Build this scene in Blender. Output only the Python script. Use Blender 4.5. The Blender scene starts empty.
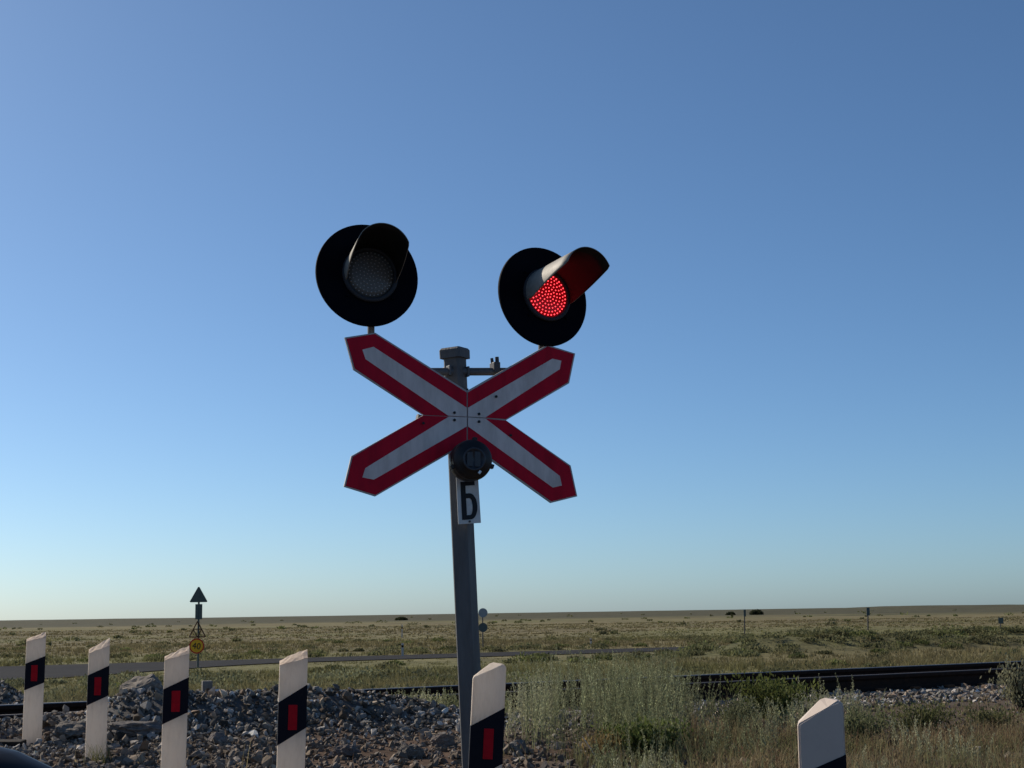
import bpy, bmesh, math, random
import numpy as np
from mathutils import Vector, Matrix, noise as mnoise

random.seed(7)
R = math.radians
scene = bpy.context.scene
COL = scene.collection

# ------------------------------------------------------------------ camera
F = 1540.0
CAMZ = 1.2
PITCH = math.atan(228.5 / F)
ROLL = R(0.85)
cam_loc = Vector((0, 0, CAMZ))
f_ = Vector((0, math.cos(PITCH), math.sin(PITCH)))
r0 = Vector((1, 0, 0))
u0 = Vector((0, -math.sin(PITCH), math.cos(PITCH)))
right_ = math.cos(ROLL) * r0 - math.sin(ROLL) * u0
up_ = math.sin(ROLL) * r0 + math.cos(ROLL) * u0
cam = bpy.data.cameras.new("camera")
cam.sensor_width = 36
cam.lens = 36 * F / 1024
cam.clip_start = 0.05
cam.clip_end = 30000
camo = bpy.data.objects.new("camera", cam)
COL.objects.link(camo)
M = Matrix.Identity(4)
for i in range(3):
    M[i][0] = right_[i]
    M[i][1] = up_[i]
    M[i][2] = -f_[i]
    M[i][3] = cam_loc[i]
camo.matrix_world = M
scene.camera = camo


def ray(px, py):
    return f_ + right_ * ((px - 512) / F) + up_ * ((384 - py) / F)


def at(px, py, Y):
    d = ray(px, py)
    return cam_loc + d * (Y / d.y)


def on_plane(px, py, P0, nrm):
    d = ray(px, py)
    return cam_loc + d * ((P0 - cam_loc).dot(nrm) / d.dot(nrm))


# ------------------------------------------------------------------ noise
def _hash(ix, iy, seed):
    h = (ix.astype(np.int64) * 374761393 + iy.astype(np.int64) * 668265263 + seed * 974634777) & 0xFFFFFFFF
    h = ((h ^ (h >> 13)) * 1274126177) & 0xFFFFFFFF
    h = (h ^ (h >> 16)) & 0xFFFFFFFF
    return h / 4294967295.0


def vnoise(x, y, seed=0):
    x = np.asarray(x, float)
    y = np.asarray(y, float)
    ix = np.floor(x)
    iy = np.floor(y)
    fx = x - ix
    fy = y - iy
    fx = fx * fx * (3 - 2 * fx)
    fy = fy * fy * (3 - 2 * fy)
    a = _hash(ix, iy, seed)
    b = _hash(ix + 1, iy, seed)
    c = _hash(ix, iy + 1, seed)
    d = _hash(ix + 1, iy + 1, seed)
    return (a * (1 - fx) + b * fx) * (1 - fy) + (c * (1 - fx) + d * fx) * fy


def fbm(x, y, seed=0, o=4):
    v = 0
    a = 0.5
    for k in range(o):
        v = v + a * vnoise(x * 2 ** k, y * 2 ** k, seed + k * 17)
        a *= 0.5
    return v / (1 - 0.5 ** o)


def sstep(a, b, x):
    t = np.clip((x - a) / (b - a), 0, 1)
    return t * t * (3 - 2 * t)


# ------------------------------------------------------------------ layout
TA = R(32)
TC, TS = math.cos(TA), math.sin(TA)
N_NEAR, N_FAR = 12.84, 14.36
Z_RAIL = 0.45


def sn(x, y):
    return x * TC + y * TS, -x * TS + y * TC


def xy(s, n):
    return s * TC - n * TS, s * TS + n * TC


# crossing road: runs at 33 degrees left of the view, left of the marker posts
RA = R(33)
RD = (-math.sin(RA), math.cos(RA))
RN = (-math.cos(RA), -math.sin(RA))
RP = (0.96 + RN[0] * 1.25, 4.8 + RN[1] * 1.25)
# second road beyond the track
QA = R(29)
QD = (math.cos(QA), math.sin(QA))
QN = (-math.sin(QA), math.cos(QA))
QP = (5.16, 84.7)
QW = 4.87


def flare(t):
    """widening of the near edge towards the junction on the left"""
    return -2.87 + 11.9 * sstep(-18, -37, t)




def Hq(x, y):
    """heights of the open steppe and everything on it"""
    x = np.asarray(x, float)
    y = np.asarray(y, float)
    s, n = sn(x, y)
    near = 0.11 + 0.15 * sstep(6.5, 12, n) + 0.03 * sstep(1.5, -2.5, x) * sstep(5, 8, y)
    bed = 0.235
    z = near + (bed - near) * sstep(11.4, 12.2, n)
    z = z + 0.33 * np.exp(-((n - 11.85) / 0.5) ** 2) * sstep(3.2, 3.9, s) * sstep(7.4, 5.6, s)
    z = z + 0.20 * np.exp(-((n - 12.28) / 0.30) ** 2) * sstep(3.9, 3.3, s)
    z = z + 0.10 * np.exp(-((n - 11.2) / 0.6) ** 2 - ((s - 3.9) / 0.5) ** 2)
    field = -1.0 + 0.10 * (fbm(x / 6, y / 6, 3) - 0.5) + 0.45 * (fbm(x / 35, y / 35, 9) - 0.5)
    z = z + (field - z) * sstep(15.3, 19.0, n)
    z = z + 0.84 * np.exp(-((n - 16.9) / 0.85) ** 2 - ((s - 3.85) / 0.75) ** 2)
    # hummocks that hide the second road on the right
    q = (x - QP[0]) * QN[0] + (y - QP[1]) * QN[1]
    t = (x - QP[0]) * QD[0] + (y - QP[1]) * QD[1]
    z = z + (0.85 + 0.5 * (fbm(x / 7, y / 7, 21) - 0.5)) * np.exp(-((q + 10) / 2.6) ** 2) * sstep(-2.5, 4, t)
    qe = np.where(q < 0, np.minimum(q + flare(t), 0), q)
    wq = sstep(9.0, 6.2, np.abs(qe))
    z = z * (1 - wq) + (-1.0) * wq
    # small-scale roughness
    near_rough = 0.06 * (fbm(x * 2.2, y * 2.2, 5) - 0.5) * sstep(40, 20, y) * sstep(1.5, 4, np.hypot(x, y))
    z = z + near_rough
    # far relief
    r = np.hypot(x, y)
    z = z + (3.0 * (fbm(x / 500, y / 500, 31) - 0.5) - 0.8) * sstep(180, 1200, r)
    z = z + (6.0 * (fbm(x / 1400 + 3.3, y / 1400, 41) - 0.5) - 1.0) * sstep(1200, 4000, r)
    # low flat-topped rise far away on the right
    z = z + 3.2 * sstep(430, 520, x) * sstep(760, 660, x) * np.exp(-((y - 2050) / 380) ** 2) + 1.2 * sstep(250, 420, x) * sstep(1300, 900, x) * np.exp(-((y - 2300) / 380) ** 2)
    # the crossing road and its foundation
    q2 = (x - RP[0]) * RN[0] + (y - RP[1]) * RN[1]
    w = sstep(-0.9, -0.1, q2) * sstep(8.2, 7.3, q2)
    zr = 0.11 + (Z_RAIL - 0.02 - 0.11) * sstep(6, 11.8, n) + (-0.99 - (Z_RAIL - 0.02)) * sstep(16, 34, n)
    return z * (1 - w) + (zr - 0.02) * w


def H1(x, y):
    return float(Hq(np.array([x]), np.array([y]))[0])


# ------------------------------------------------------------------ materials
def new_mat(name, rough=0.6, col=(0.5, 0.5, 0.5), spec=0.5, metal=0.0):
    m = bpy.data.materials.new(name)
    m.use_nodes = True
    b = m.node_tree.nodes["Principled BSDF"]
    b.inputs["Base Color"].default_value = (*col, 1)
    b.inputs["Roughness"].default_value = rough
    b.inputs["Specular IOR Level"].default_value = spec
    b.inputs["Metallic"].default_value = metal
    return m


def worn(name, col, col2, scale=8, rough=0.55, spec=0.4, lo=0.45, hi=0.75, bump=0.0, bscale=60, metal=0.0, stretch=(1, 1, 1)):
    """paint / metal with blotchy wear"""
    m = new_mat(name, rough, col, spec, metal)
    nt = m.node_tree
    b = nt.nodes["Principled BSDF"]
    tc = nt.nodes.new("ShaderNodeTexCoord")
    mp = nt.nodes.new("ShaderNodeMapping")
    mp.inputs["Scale"].default_value = stretch
    nt.links.new(tc.outputs["Object"], mp.inputs["Vector"])
    n1 = nt.nodes.new("ShaderNodeTexNoise")
    n1.inputs["Scale"].default_value = scale
    n1.inputs["Detail"].default_value = 7
    n1.inputs["Roughness"].default_value = 0.65
    nt.links.new(mp.outputs[0], n1.inputs["Vector"])
    rp = nt.nodes.new("ShaderNodeValToRGB")
    rp.color_ramp.elements[0].position = lo
    rp.color_ramp.elements[0].color = (*col, 1)
    rp.color_ramp.elements[1].position = hi
    rp.color_ramp.elements[1].color = (*col2, 1)
    nt.links.new(n1.outputs["Fac"], rp.inputs["Fac"])
    nt.links.new(rp.outputs["Color"], b.inputs["Base Color"])
    rr = nt.nodes.new("ShaderNodeMapRange")
    rr.inputs["To Min"].default_value = max(0.05, rough - 0.12)
    rr.inputs["To Max"].default_value = min(1, rough + 0.15)
    nt.links.new(n1.outputs["Fac"], rr.inputs["Value"])
    nt.links.new(rr.outputs[0], b.inputs["Roughness"])
    if bump:
        n2 = nt.nodes.new("ShaderNodeTexNoise")
        n2.inputs["Scale"].default_value = bscale
        n2.inputs["Detail"].default_value = 5
        nt.links.new(mp.outputs[0], n2.inputs["Vector"])
        bp = nt.nodes.new("ShaderNodeBump")
        bp.inputs["Strength"].default_value = bump
        bp.inputs["Distance"].default_value = 0.01
        nt.links.new(n2.outputs["Fac"], bp.inputs["Height"])
        nt.links.new(bp.outputs[0], b.inputs["Normal"])
    return m


def attr_mat(name, rough=0.8, spec=0.2, transl=0.0, noise=0.0, nscale=30, bump=0.0):
    """base colour carried per item in the colour attribute"""
    m = bpy.data.materials.new(name)
    m.use_nodes = True
    nt = m.node_tree
    b = nt.nodes["Principled BSDF"]
    out = nt.nodes["Material Output"]
    a = nt.nodes.new("ShaderNodeAttribute")
    a.attribute_name = "col"
    col = a.outputs["Color"]
    b.inputs["Roughness"].default_value = rough
    b.inputs["Specular IOR Level"].default_value = spec
    if noise or bump:
        g = nt.nodes.new("ShaderNodeNewGeometry")
        n1 = nt.nodes.new("ShaderNodeTexNoise")
        n1.inputs["Scale"].default_value = nscale
        n1.inputs["Detail"].default_value = 6
        n1.inputs["Roughness"].default_value = 0.7
        nt.links.new(g.outputs["Position"], n1.inputs["Vector"])
    if noise:
        mr = nt.nodes.new("ShaderNodeMapRange")
        mr.inputs["From Min"].default_value = 0.3
        mr.inputs["From Max"].default_value = 0.7
        mr.inputs["To Min"].default_value = 1 - noise
        mr.inputs["To Max"].default_value = 1 + noise
        nt.links.new(n1.outputs["Fac"], mr.inputs["Value"])
        mx = nt.nodes.new("ShaderNodeVectorMath")
        mx.operation = "SCALE"
        nt.links.new(col, mx.inputs[0])
        nt.links.new(mr.outputs[0], mx.inputs["Scale"])
        col = mx.outputs[0]
    if bump:
        bp = nt.nodes.new("ShaderNodeBump")
        bp.inputs["Strength"].default_value = bump
        bp.inputs["Distance"].default_value = 0.02
        nt.links.new(n1.outputs["Fac"], bp.inputs["Height"])
        nt.links.new(bp.outputs[0], b.inputs["Normal"])
    nt.links.new(col, b.inputs["Base Color"])
    if transl:
        t = nt.nodes.new("ShaderNodeBsdfTranslucent")
        nt.links.new(col, t.inputs["Color"])
        mx2 = nt.nodes.new("ShaderNodeMixShader")
        mx2.inputs[0].default_value = transl
        nt.links.new(b.outputs[0], mx2.inputs[1])
        nt.links.new(t.outputs[0], mx2.inputs[2])
        nt.links.new(mx2.outputs[0], out.inputs["Surface"])
    return m


MT = {}
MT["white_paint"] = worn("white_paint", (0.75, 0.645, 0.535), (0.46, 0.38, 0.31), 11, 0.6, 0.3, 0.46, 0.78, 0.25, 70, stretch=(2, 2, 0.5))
MT["white_plastic"] = worn("white_plastic", (0.57, 0.47, 0.39), (0.46, 0.38, 0.31), 7, 0.45, 0.4, 0.5, 0.9, 0.05, 90)
MT["raw_wood"] = worn("raw_wood", (0.80, 0.66, 0.53), (0.52, 0.40, 0.31), 25, 0.8, 0.2, 0.4, 0.75, 0.5, 80, stretch=(1, 1, 3))


def add_sun_glow(name, base, fac, tcol):
    """translucent mix that stands in for grazing sun on the surface"""
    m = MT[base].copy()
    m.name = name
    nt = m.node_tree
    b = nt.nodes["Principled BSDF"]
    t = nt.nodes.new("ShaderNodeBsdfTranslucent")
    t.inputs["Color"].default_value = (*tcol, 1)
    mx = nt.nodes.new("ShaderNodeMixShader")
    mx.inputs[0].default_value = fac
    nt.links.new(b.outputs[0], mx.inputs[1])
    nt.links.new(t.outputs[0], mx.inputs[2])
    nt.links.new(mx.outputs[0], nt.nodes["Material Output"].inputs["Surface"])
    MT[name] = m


add_sun_glow("sunlit_white", "white_paint", 0.34, (0.90, 0.85, 0.79))
add_sun_glow("split_top", "raw_wood", 0.35, (0.95, 0.88, 0.8))  # tops get the same glow in place of direct sun
MT["black_band"] = worn("black_band", (0.005, 0.005, 0.011), (0.010, 0.010, 0.015), 20, 0.6, 0.15)
MT["red_reflector"] = worn("red_reflector", (0.50, 0.004, 0.014), (0.36, 0.004, 0.012), 40, 0.5, 0.12)
MT["pole_grey"] = worn("pole_grey", (0.105, 0.103, 0.105), (0.070, 0.066, 0.062), 12, 0.55, 0.4, 0.4, 0.75, 0.2, 80, stretch=(1, 1, 0.25))
MT["dark_metal"] = worn("dark_metal", (0.05, 0.05, 0.055), (0.09, 0.07, 0.06), 20, 0.55, 0.4)
MT["head_black"] = worn("head_black", (0.002, 0.0025, 0.006), (0.004, 0.0045, 0.009), 15, 0.75, 0.06)
MT["head_ring"] = worn("head_ring", (0.035, 0.035, 0.04), (0.05, 0.05, 0.055), 20, 0.6, 0.2)
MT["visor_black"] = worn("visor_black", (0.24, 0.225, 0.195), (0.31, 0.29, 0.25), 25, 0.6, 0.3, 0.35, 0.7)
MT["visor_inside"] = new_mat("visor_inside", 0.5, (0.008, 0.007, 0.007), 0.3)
MT["lens_dark"] = new_mat("lens_dark", 0.4, (0.12, 0.105, 0.092), 0.3)
MT["led_off"] = new_mat("led_off", 0.3, (0.40, 0.36, 0.33), 0.5)
MT["sign_red"] = worn("sign_red", (0.57, 0.007, 0.030), (0.40, 0.008, 0.026), 10, 0.6, 0.12, 0.42, 0.74, stretch=(1.6, 1.6, 0.4))
MT["sign_white"] = worn("sign_white", (0.74, 0.645, 0.60), (0.52, 0.44, 0.40), 9, 0.5, 0.3, 0.42, 0.74, stretch=(1.6, 1.6, 0.4))
MT["sign_edge"] = worn("sign_edge", (0.46, 0.43, 0.41), (0.34, 0.32, 0.30), 14, 0.5, 0.4)
MT["plate_white"] = worn("plate_white", (0.66, 0.66, 0.64), (0.45, 0.42, 0.38), 14, 0.5, 0.3, 0.45, 0.8)
MT["ink"] = new_mat("ink", 0.5, (0.008, 0.008, 0.011), 0.3)
MT["rust"] = worn("rust", (0.07, 0.035, 0.02), (0.13, 0.06, 0.03), 22, 0.8, 0.2, 0.35, 0.7, 0.4, 60)
MT["rail_side"] = worn("rail_side", (0.018, 0.012, 0.010), (0.035, 0.021, 0.015), 15, 0.85, 0.1, 0.35, 0.7, 0.4, 60)
MT["rail_top"] = new_mat("rail_top", 0.5, (0.27, 0.255, 0.24), 0.5, 1.0)
MT["rail_top_worn"] = new_mat("rail_top_worn", 0.62, (0.12, 0.10, 0.09), 0.3, 0.6)
MT["concrete"] = worn("concrete", (0.20, 0.19, 0.175), (0.13, 0.12, 0.11), 9, 0.9, 0.2, 0.35, 0.7, 0.5, 50)
MT["dark_brown"] = worn("dark_brown", (0.018, 0.015, 0.013), (0.04, 0.033, 0.028), 14, 0.9, 0.15, 0.4, 0.75, 0.6, 40, stretch=(0.2, 1, 1))
MT["sign_back"] = worn("sign_back", (0.085, 0.105, 0.095), (0.06, 0.075, 0.07), 9, 0.6, 0.4)
MT["sign_yellow"] = worn("sign_yellow", (0.92, 0.46, 0.012), (0.80, 0.38, 0.012), 9, 0.5, 0.4)
MT["galv"] = worn("galv", (0.25, 0.26, 0.27), (0.16, 0.165, 0.17), 9, 0.5, 0.4, metal=0.3)
MT["disc_grey"] = worn("disc_grey", (0.30, 0.31, 0.32), (0.22, 0.23, 0.24), 9, 0.5, 0.4)
MT["car_paint"] = new_mat("car_paint", 0.28, (0.006, 0.008, 0.016), 0.5)
MT["car_paint"].node_tree.nodes["Principled BSDF"].inputs["Coat Weight"].default_value = 0.6
MT["car_paint"].node_tree.nodes["Principled BSDF"].inputs["Coat Roughness"].default_value = 0.06
MT["car_glass"] = new_mat("car_glass", 0.06, (0.012, 0.014, 0.016), 0.6)
MT["tyre"] = new_mat("tyre", 0.85, (0.02, 0.02, 0.02), 0.2)
MT["alloy"] = new_mat("alloy", 0.35, (0.5, 0.5, 0.52), 0.5, 0.9)
MT["lamp_glass"] = new_mat("lamp_glass", 0.08, (0.55, 0.57, 0.6), 0.6)
MT["trim_black"] = new_mat("trim_black", 0.45, (0.004, 0.005, 0.008), 0.25)
MT["bell_black"] = worn("bell_black", (0.012, 0.011, 0.012), (0.05, 0.028, 0.02), 9, 0.45, 0.4, 0.5, 0.8)
MT["bell_ring"] = new_mat("bell_ring", 0.4, (0.035, 0.037, 0.045), 0.4)
MT["rubber"] = worn("rubber", (0.03, 0.03, 0.03), (0.06, 0.055, 0.05), 9, 0.85, 0.2)

for nm, c, st in (("led_red", (1.0, 0.05, 0.065), 3.4), ("lens_red", (1.0, 0.004, 0.012), 0.13)):
    m = new_mat(nm, 0.4, (0.25, 0.006, 0.01), 0.3)
    b = m.node_tree.nodes["Principled BSDF"]
    b.inputs["Emission Color"].default_value = (*c, 1)
    b.inputs["Emission Strength"].default_value = st
    MT[nm] = m

MT["stone"] = attr_mat("stone", 0.9, 0.15, 0, 0.25, 40, 0.3)
MT["leaf"] = attr_mat("leaf", 0.75, 0.12, 0.38)
MT["leaf_far"] = attr_mat("leaf_far", 0.8, 0.1, 0.36)


def ground_mat():
    m = bpy.data.materials.new("ground")
    m.use_nodes = True
    nt = m.node_tree
    b = nt.nodes["Principled BSDF"]
    b.inputs["Roughness"].default_value = 0.95
    b.inputs["Specular IOR Level"].default_value = 0.1
    a = nt.nodes.new("ShaderNodeAttribute")
    a.attribute_name = "col"
    g = nt.nodes.new("ShaderNodeNewGeometry")

    def nz(scale, det=6, ro=0.65):
        n = nt.nodes.new("ShaderNodeTexNoise")
        n.inputs["Scale"].default_value = scale
        n.inputs["Detail"].default_value = det
        n.inputs["Roughness"].default_value = ro
        nt.links.new(g.outputs["Position"], n.inputs["Vector"])
        return n

    def rng(n, lo, hi):
        r = nt.nodes.new("ShaderNodeMapRange")
        r.inputs["From Min"].default_value = 0.32
        r.inputs["From Max"].default_value = 0.68
        r.inputs["To Min"].default_value = lo
        r.inputs["To Max"].default_value = hi
        nt.links.new(n.outputs["Fac"], r.inputs["Value"])
        return r
    n1, n2, n3 = nz(0.22, 8, 0.7), nz(3.0, 8, 0.7), nz(0.03, 6, 0.7)
    r1, r2, r3 = rng(n1, 0.62, 1.35), rng(n2, 0.7, 1.3), rng(n3, 0.72, 1.28)
    mm = nt.nodes.new("ShaderNodeMath")
    mm.operation = "MULTIPLY"
    nt.links.new(r1.outputs[0], mm.inputs[0])
    nt.links.new(r2.outputs[0], mm.inputs[1])
    mm2 = nt.nodes.new("ShaderNodeMath")
    mm2.operation = "MULTIPLY"
    nt.links.new(mm.outputs[0], mm2.inputs[0])
    nt.links.new(r3.outputs[0], mm2.inputs[1])
    sc = nt.nodes.new("ShaderNodeVectorMath")
    sc.operation = "SCALE"
    nt.links.new(a.outputs["Color"], sc.inputs[0])
    nt.links.new(mm2.outputs[0], sc.inputs["Scale"])
    nt.links.new(sc.outputs[0], b.inputs["Base Color"])
    bp = nt.nodes.new("ShaderNodeBump")
    bp.inputs["Strength"].default_value = 0.6
    bp.inputs["Distance"].default_value = 0.05
    nt.links.new(n2.outputs["Fac"], bp.inputs["Height"])
    nt.links.new(bp.outputs[0], b.inputs["Normal"])
    return m


MT["ground"] = ground_mat()
MT["asphalt"] = worn("asphalt", (0.032, 0.032, 0.034), (0.046, 0.045, 0.045), 0.6, 0.95, 0.03, 0.35, 0.7, 0.3, 40)


# ------------------------------------------------------------------ mesh helpers
class MB:
    def __init__(self):
        self.v, self.f, self.m, self.sm = [], [], [], []

    def add(self, vs, fs, mat=0, smooth=False):
        o = len(self.v)
        self.v += [Vector(p) for p in vs]
        for q in fs:
            self.f.append([i + o for i in q])
            self.m.append(mat)
            self.sm.append(smooth)

    def box(self, lo, hi, mat=0, mtx=None, ch=0.0):
        """box, with chamfered edges when ch > 0"""
        bm = bmesh.new()
        bmesh.ops.create_cube(bm, size=1)
        lo, hi = Vector(lo), Vector(hi)
        for v in bm.verts:
            v.co = Vector(((lo[i] + hi[i]) / 2 + v.co[i] * (hi[i] - lo[i])) for i in range(3))
        if ch:
            bmesh.ops.bevel(bm, geom=bm.edges[:], offset=ch, segments=2, affect="EDGES", profile=0.6)
        self.bm(bm, mat, mtx)

    def bm(self, bm, mat=0, mtx=None, smooth=False):
        bm.verts.index_update()
        vs = [(mtx @ v.co if mtx else v.co.copy()) for v in bm.verts]
        self.add(vs, [[v.index for v in f.verts] for f in bm.faces], mat, smooth)
        bm.free()

    def tube(self, p0, p1, ra, rb=None, seg=16, mat=0, caps=True):
        rb = ra if rb is None else rb
        p0, p1 = Vector(p0), Vector(p1)
        ax = (p1 - p0).normalized()
        x = ax.orthogonal().normalized()
        y = ax.cross(x)
        vs = []
        for p, r in ((p0, ra), (p1, rb)):
            for k in range(seg):
                t = 2 * math.pi * k / seg
                vs.append(p + x * r * math.cos(t) + y * r * math.sin(t))
        self.add(vs, [[k, (k + 1) % seg, seg + (k + 1) % seg, seg + k] for k in range(seg)], mat, True)
        if caps:
            self.add(vs[:seg], [list(range(seg))[::-1]], mat)
            self.add(vs[seg:], [list(range(seg))], mat)

    def lathe(self, prof, mtx, seg=48, mat=0, smooth=True):
        """prof: (r, z) list turned round local z; a radius of 0 closes the end"""
        vs, fs = [], []
        for r, z in prof:
            for k in range(seg):
                t = 2 * math.pi * k / seg
                vs.append(mtx @ Vector((r * math.cos(t), r * math.sin(t), z)))
        for i in range(len(prof) - 1):
            for k in range(seg):
                a, b = i * seg + k, i * seg + (k + 1) % seg
                fs.append([a, b, b + seg, a + seg])
        self.add(vs, fs, mat, smooth)

    def prism(self, pts, off, mat=0, side=None):
        """planar outline pts (Vectors) swept by off"""
        n = len(pts)
        off = Vector(off)
        P = [Vector(p) for p in pts]
        self.add(P + [p + off for p in P], [], mat)
        o = len(self.v) - 2 * n
        for q, mm in [(list(range(n)), mat), (list(range(2 * n - 1, n - 1, -1)), mat)]:
            self.f.append([i + o for i in q]); self.m.append(mm); self.sm.append(False)
        sm_ = mat if side is None else side
        for k in range(n):
            self.f.append([o + (k + 1) % n, o + k, o + n + k, o + n + (k + 1) % n]); self.m.append(sm_); self.sm.append(False)

    def build(self, name, mats, parent=None, origin=None):
        me = bpy.data.meshes.new(name)
        o = Vector(origin) if origin is not None else Vector((0, 0, 0))
        me.from_pydata([tuple(v - o) for v in self.v], [], self.f)
        for m in (mats if isinstance(mats, (list, tuple)) else [mats]):
            me.materials.append(MT[m])
        me.polygons.foreach_set("material_index", self.m)
        me.polygons.foreach_set("use_smooth", self.sm)
        bm = bmesh.new()
        bm.from_mesh(me)
        bmesh.ops.recalc_face_normals(bm, faces=bm.faces)
        bm.to_mesh(me)
        bm.free()
        ob = bpy.data.objects.new(name, me)
        COL.objects.link(ob)
        ob.location = o
        if parent:
            ob.parent = parent
            bpy.context.view_layer.update()
            ob.matrix_parent_inverse = parent.matrix_world.inverted()
        return ob


def np_mesh(name, V, Fc, mats, col=None, parent=None, smooth=False):
    """V (n,3), Fc (m,k) with one face size"""
    me = bpy.data.meshes.new(name)
    V = np.ascontiguousarray(V, np.float32)
    Fc = np.ascontiguousarray(Fc, np.int32)
    me.vertices.add(len(V))
    me.vertices.foreach_set("co", V.ravel())
    k = Fc.shape[1]
    me.loops.add(Fc.size)
    me.loops.foreach_set("vertex_index", Fc.ravel())
    me.polygons.add(len(Fc))
    me.polygons.foreach_set("loop_start", np.arange(0, Fc.size, k, dtype=np.int32))
    me.polygons.foreach_set("loop_total", np.full(len(Fc), k, np.int32))
    me.polygons.foreach_set("use_smooth", np.full(len(Fc), smooth))
    me.update(calc_edges=True)
    if col is not None:
        at_ = me.attributes.new("col", "FLOAT_COLOR", "POINT")
        c4 = np.ones((len(V), 4), np.float32)
        c4[:, :3] = col
        at_.data.foreach_set("color", c4.ravel())
    me.materials.append(MT[mats])
    me.validate()
    ob = bpy.data.objects.new(name, me)
    COL.objects.link(ob)
    if parent:
        ob.parent = parent
    return ob


def empty(name, loc):
    o = bpy.data.objects.new(name, None)
    COL.objects.link(o)
    o.location = loc
    o.empty_display_size = 0.1
    bpy.context.view_layer.update()
    return o


def tag(o, label=None, cat=None, group=None, kind=None):
    if label: o["label"] = label
    if cat: o["category"] = cat
    if group: o["group"] = group
    if kind: o["kind"] = kind
    return o


def copy_tree(o, parent=None):
    c = o.copy()
    COL.objects.link(c)
    if parent:
        c.parent = parent
    for ch in list(o.children):
        copy_tree(ch, c)
    return c


rng = np.random.default_rng(11)

# ------------------------------------------------------------------ ground
rad = list(np.arange(0.6, 9, 0.5)) + list(np.arange(9, 20, 0.09))
r = 20.0
while r < 60:
    rad.append(r); r *= 1.015
while r < 14000:
    rad.append(r); r *= 1.045
rad = np.array(rad)
ang = np.concatenate([np.arange(-36, 36, 0.4), np.arange(36, 324, 6.0)])
ang = np.radians(ang)
A, RR = np.meshgrid(ang, rad)
gx, gy = (RR * np.sin(A)).ravel(), (RR * np.cos(A)).ravel()
gx = np.append(gx, 0.0)
gy = np.append(gy, 0.0)
gz = Hq(gx, gy)
na, nr = len(ang), len(rad)
I, J = np.meshgrid(np.arange(nr - 1), np.arange(na), indexing="ij")
J2 = (J + 1) % na
quads = np.stack([I * na + J, (I + 1) * na + J, (I + 1) * na + J2, I * na + J2], -1).reshape(-1, 4)
ci = len(gx) - 1
k = np.arange(na)
fan = np.stack([np.full(na, ci), k, (k + 1) % na, (k + 1) % na], -1)
fan = np.stack([k, (k + 1) % na, np.full(na, ci), np.full(na, ci)], -1)


def field_colour(x, y):
    """what grows where on the steppe: green, olive, straw"""
    green = np.array([0.140, 0.132, 0.058])
    olive = np.array([0.165, 0.142, 0.074])
    straw = np.array([0.150, 0.126, 0.064])
    far_shaded = np.array([0.056, 0.054, 0.034])
    p = fbm(x / 26, y / 26, 51, 5)
    p2 = fbm(x / 160, y / 70, 61, 4)
    d = np.hypot(x, y)
    w = np.stack([sstep(0.40, 0.62, p), sstep(0.62, 0.36, p)], -1)
    c = olive * (1 - w[..., :1]) + green * w[..., :1]
    c = c * (1 - 0.55 * w[..., 1:]) + straw * 0.55 * w[..., 1:]
    # belts of dry grass and of dark far scrub, deepened for shade of backlit grass
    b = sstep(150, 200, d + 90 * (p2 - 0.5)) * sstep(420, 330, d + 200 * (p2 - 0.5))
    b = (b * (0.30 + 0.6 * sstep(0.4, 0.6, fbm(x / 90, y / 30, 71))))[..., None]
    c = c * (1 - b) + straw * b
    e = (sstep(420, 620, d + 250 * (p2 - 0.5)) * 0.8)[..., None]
    c = c * (1 - e) + far_shaded * e
    return c


s_, n_ = sn(gx, gy)
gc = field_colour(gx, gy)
soil = np.array([0.095, 0.074, 0.056])
bal = np.array([0.125, 0.120, 0.115])
reddish = np.array([0.105, 0.068, 0.046])
near_w = sstep(17.5, 15.8, n_)[:, None]
sw = sstep(0.40, 0.6, fbm(gx * 0.9, gy * 0.9, 81))[:, None]
nc = soil * (1 - sw) + reddish * sw
bw = np.maximum(sstep(10.8, 11.7, n_), 0)[:, None]
nc = nc * (1 - bw) + bal * bw
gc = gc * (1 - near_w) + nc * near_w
# dry grass strip along the far foot of the embankment
ds = (np.exp(-((n_ - 24) / 5.0) ** 2) * sstep(2, 9, gx))[:, None] * 0.75
gc = gc * (1 - ds) + np.array([0.205, 0.165, 0.082]) * ds
tq_ = (gx - QP[0]) * QD[0] + (gy - QP[1]) * QD[1]
qq_ = (gx - QP[0]) * QN[0] + (gy - QP[1]) * QN[1]
hm = (np.exp(-((qq_ + 10) / 3.6) ** 2) * sstep(-8, 0, tq_))[:, None]
gc = gc * (1 - hm) + np.array([0.108, 0.108, 0.050]) * hm
V = np.stack([gx, gy, gz], -1)
fan3 = fan[:, :3]
# one sheet: quads only (the centre closes with thin quads)
half = len(gx)
ground_ob = np_mesh("ground", V, np.concatenate([quads]), "ground", gc, smooth=True)
tag(ground_ob, "dry steppe ground of stones, soil and low grass running to the horizon", "ground", kind="structure")
# (the small hole straight below the viewer is closed by the crossing road)

# ------------------------------------------------------------------ roads


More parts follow.
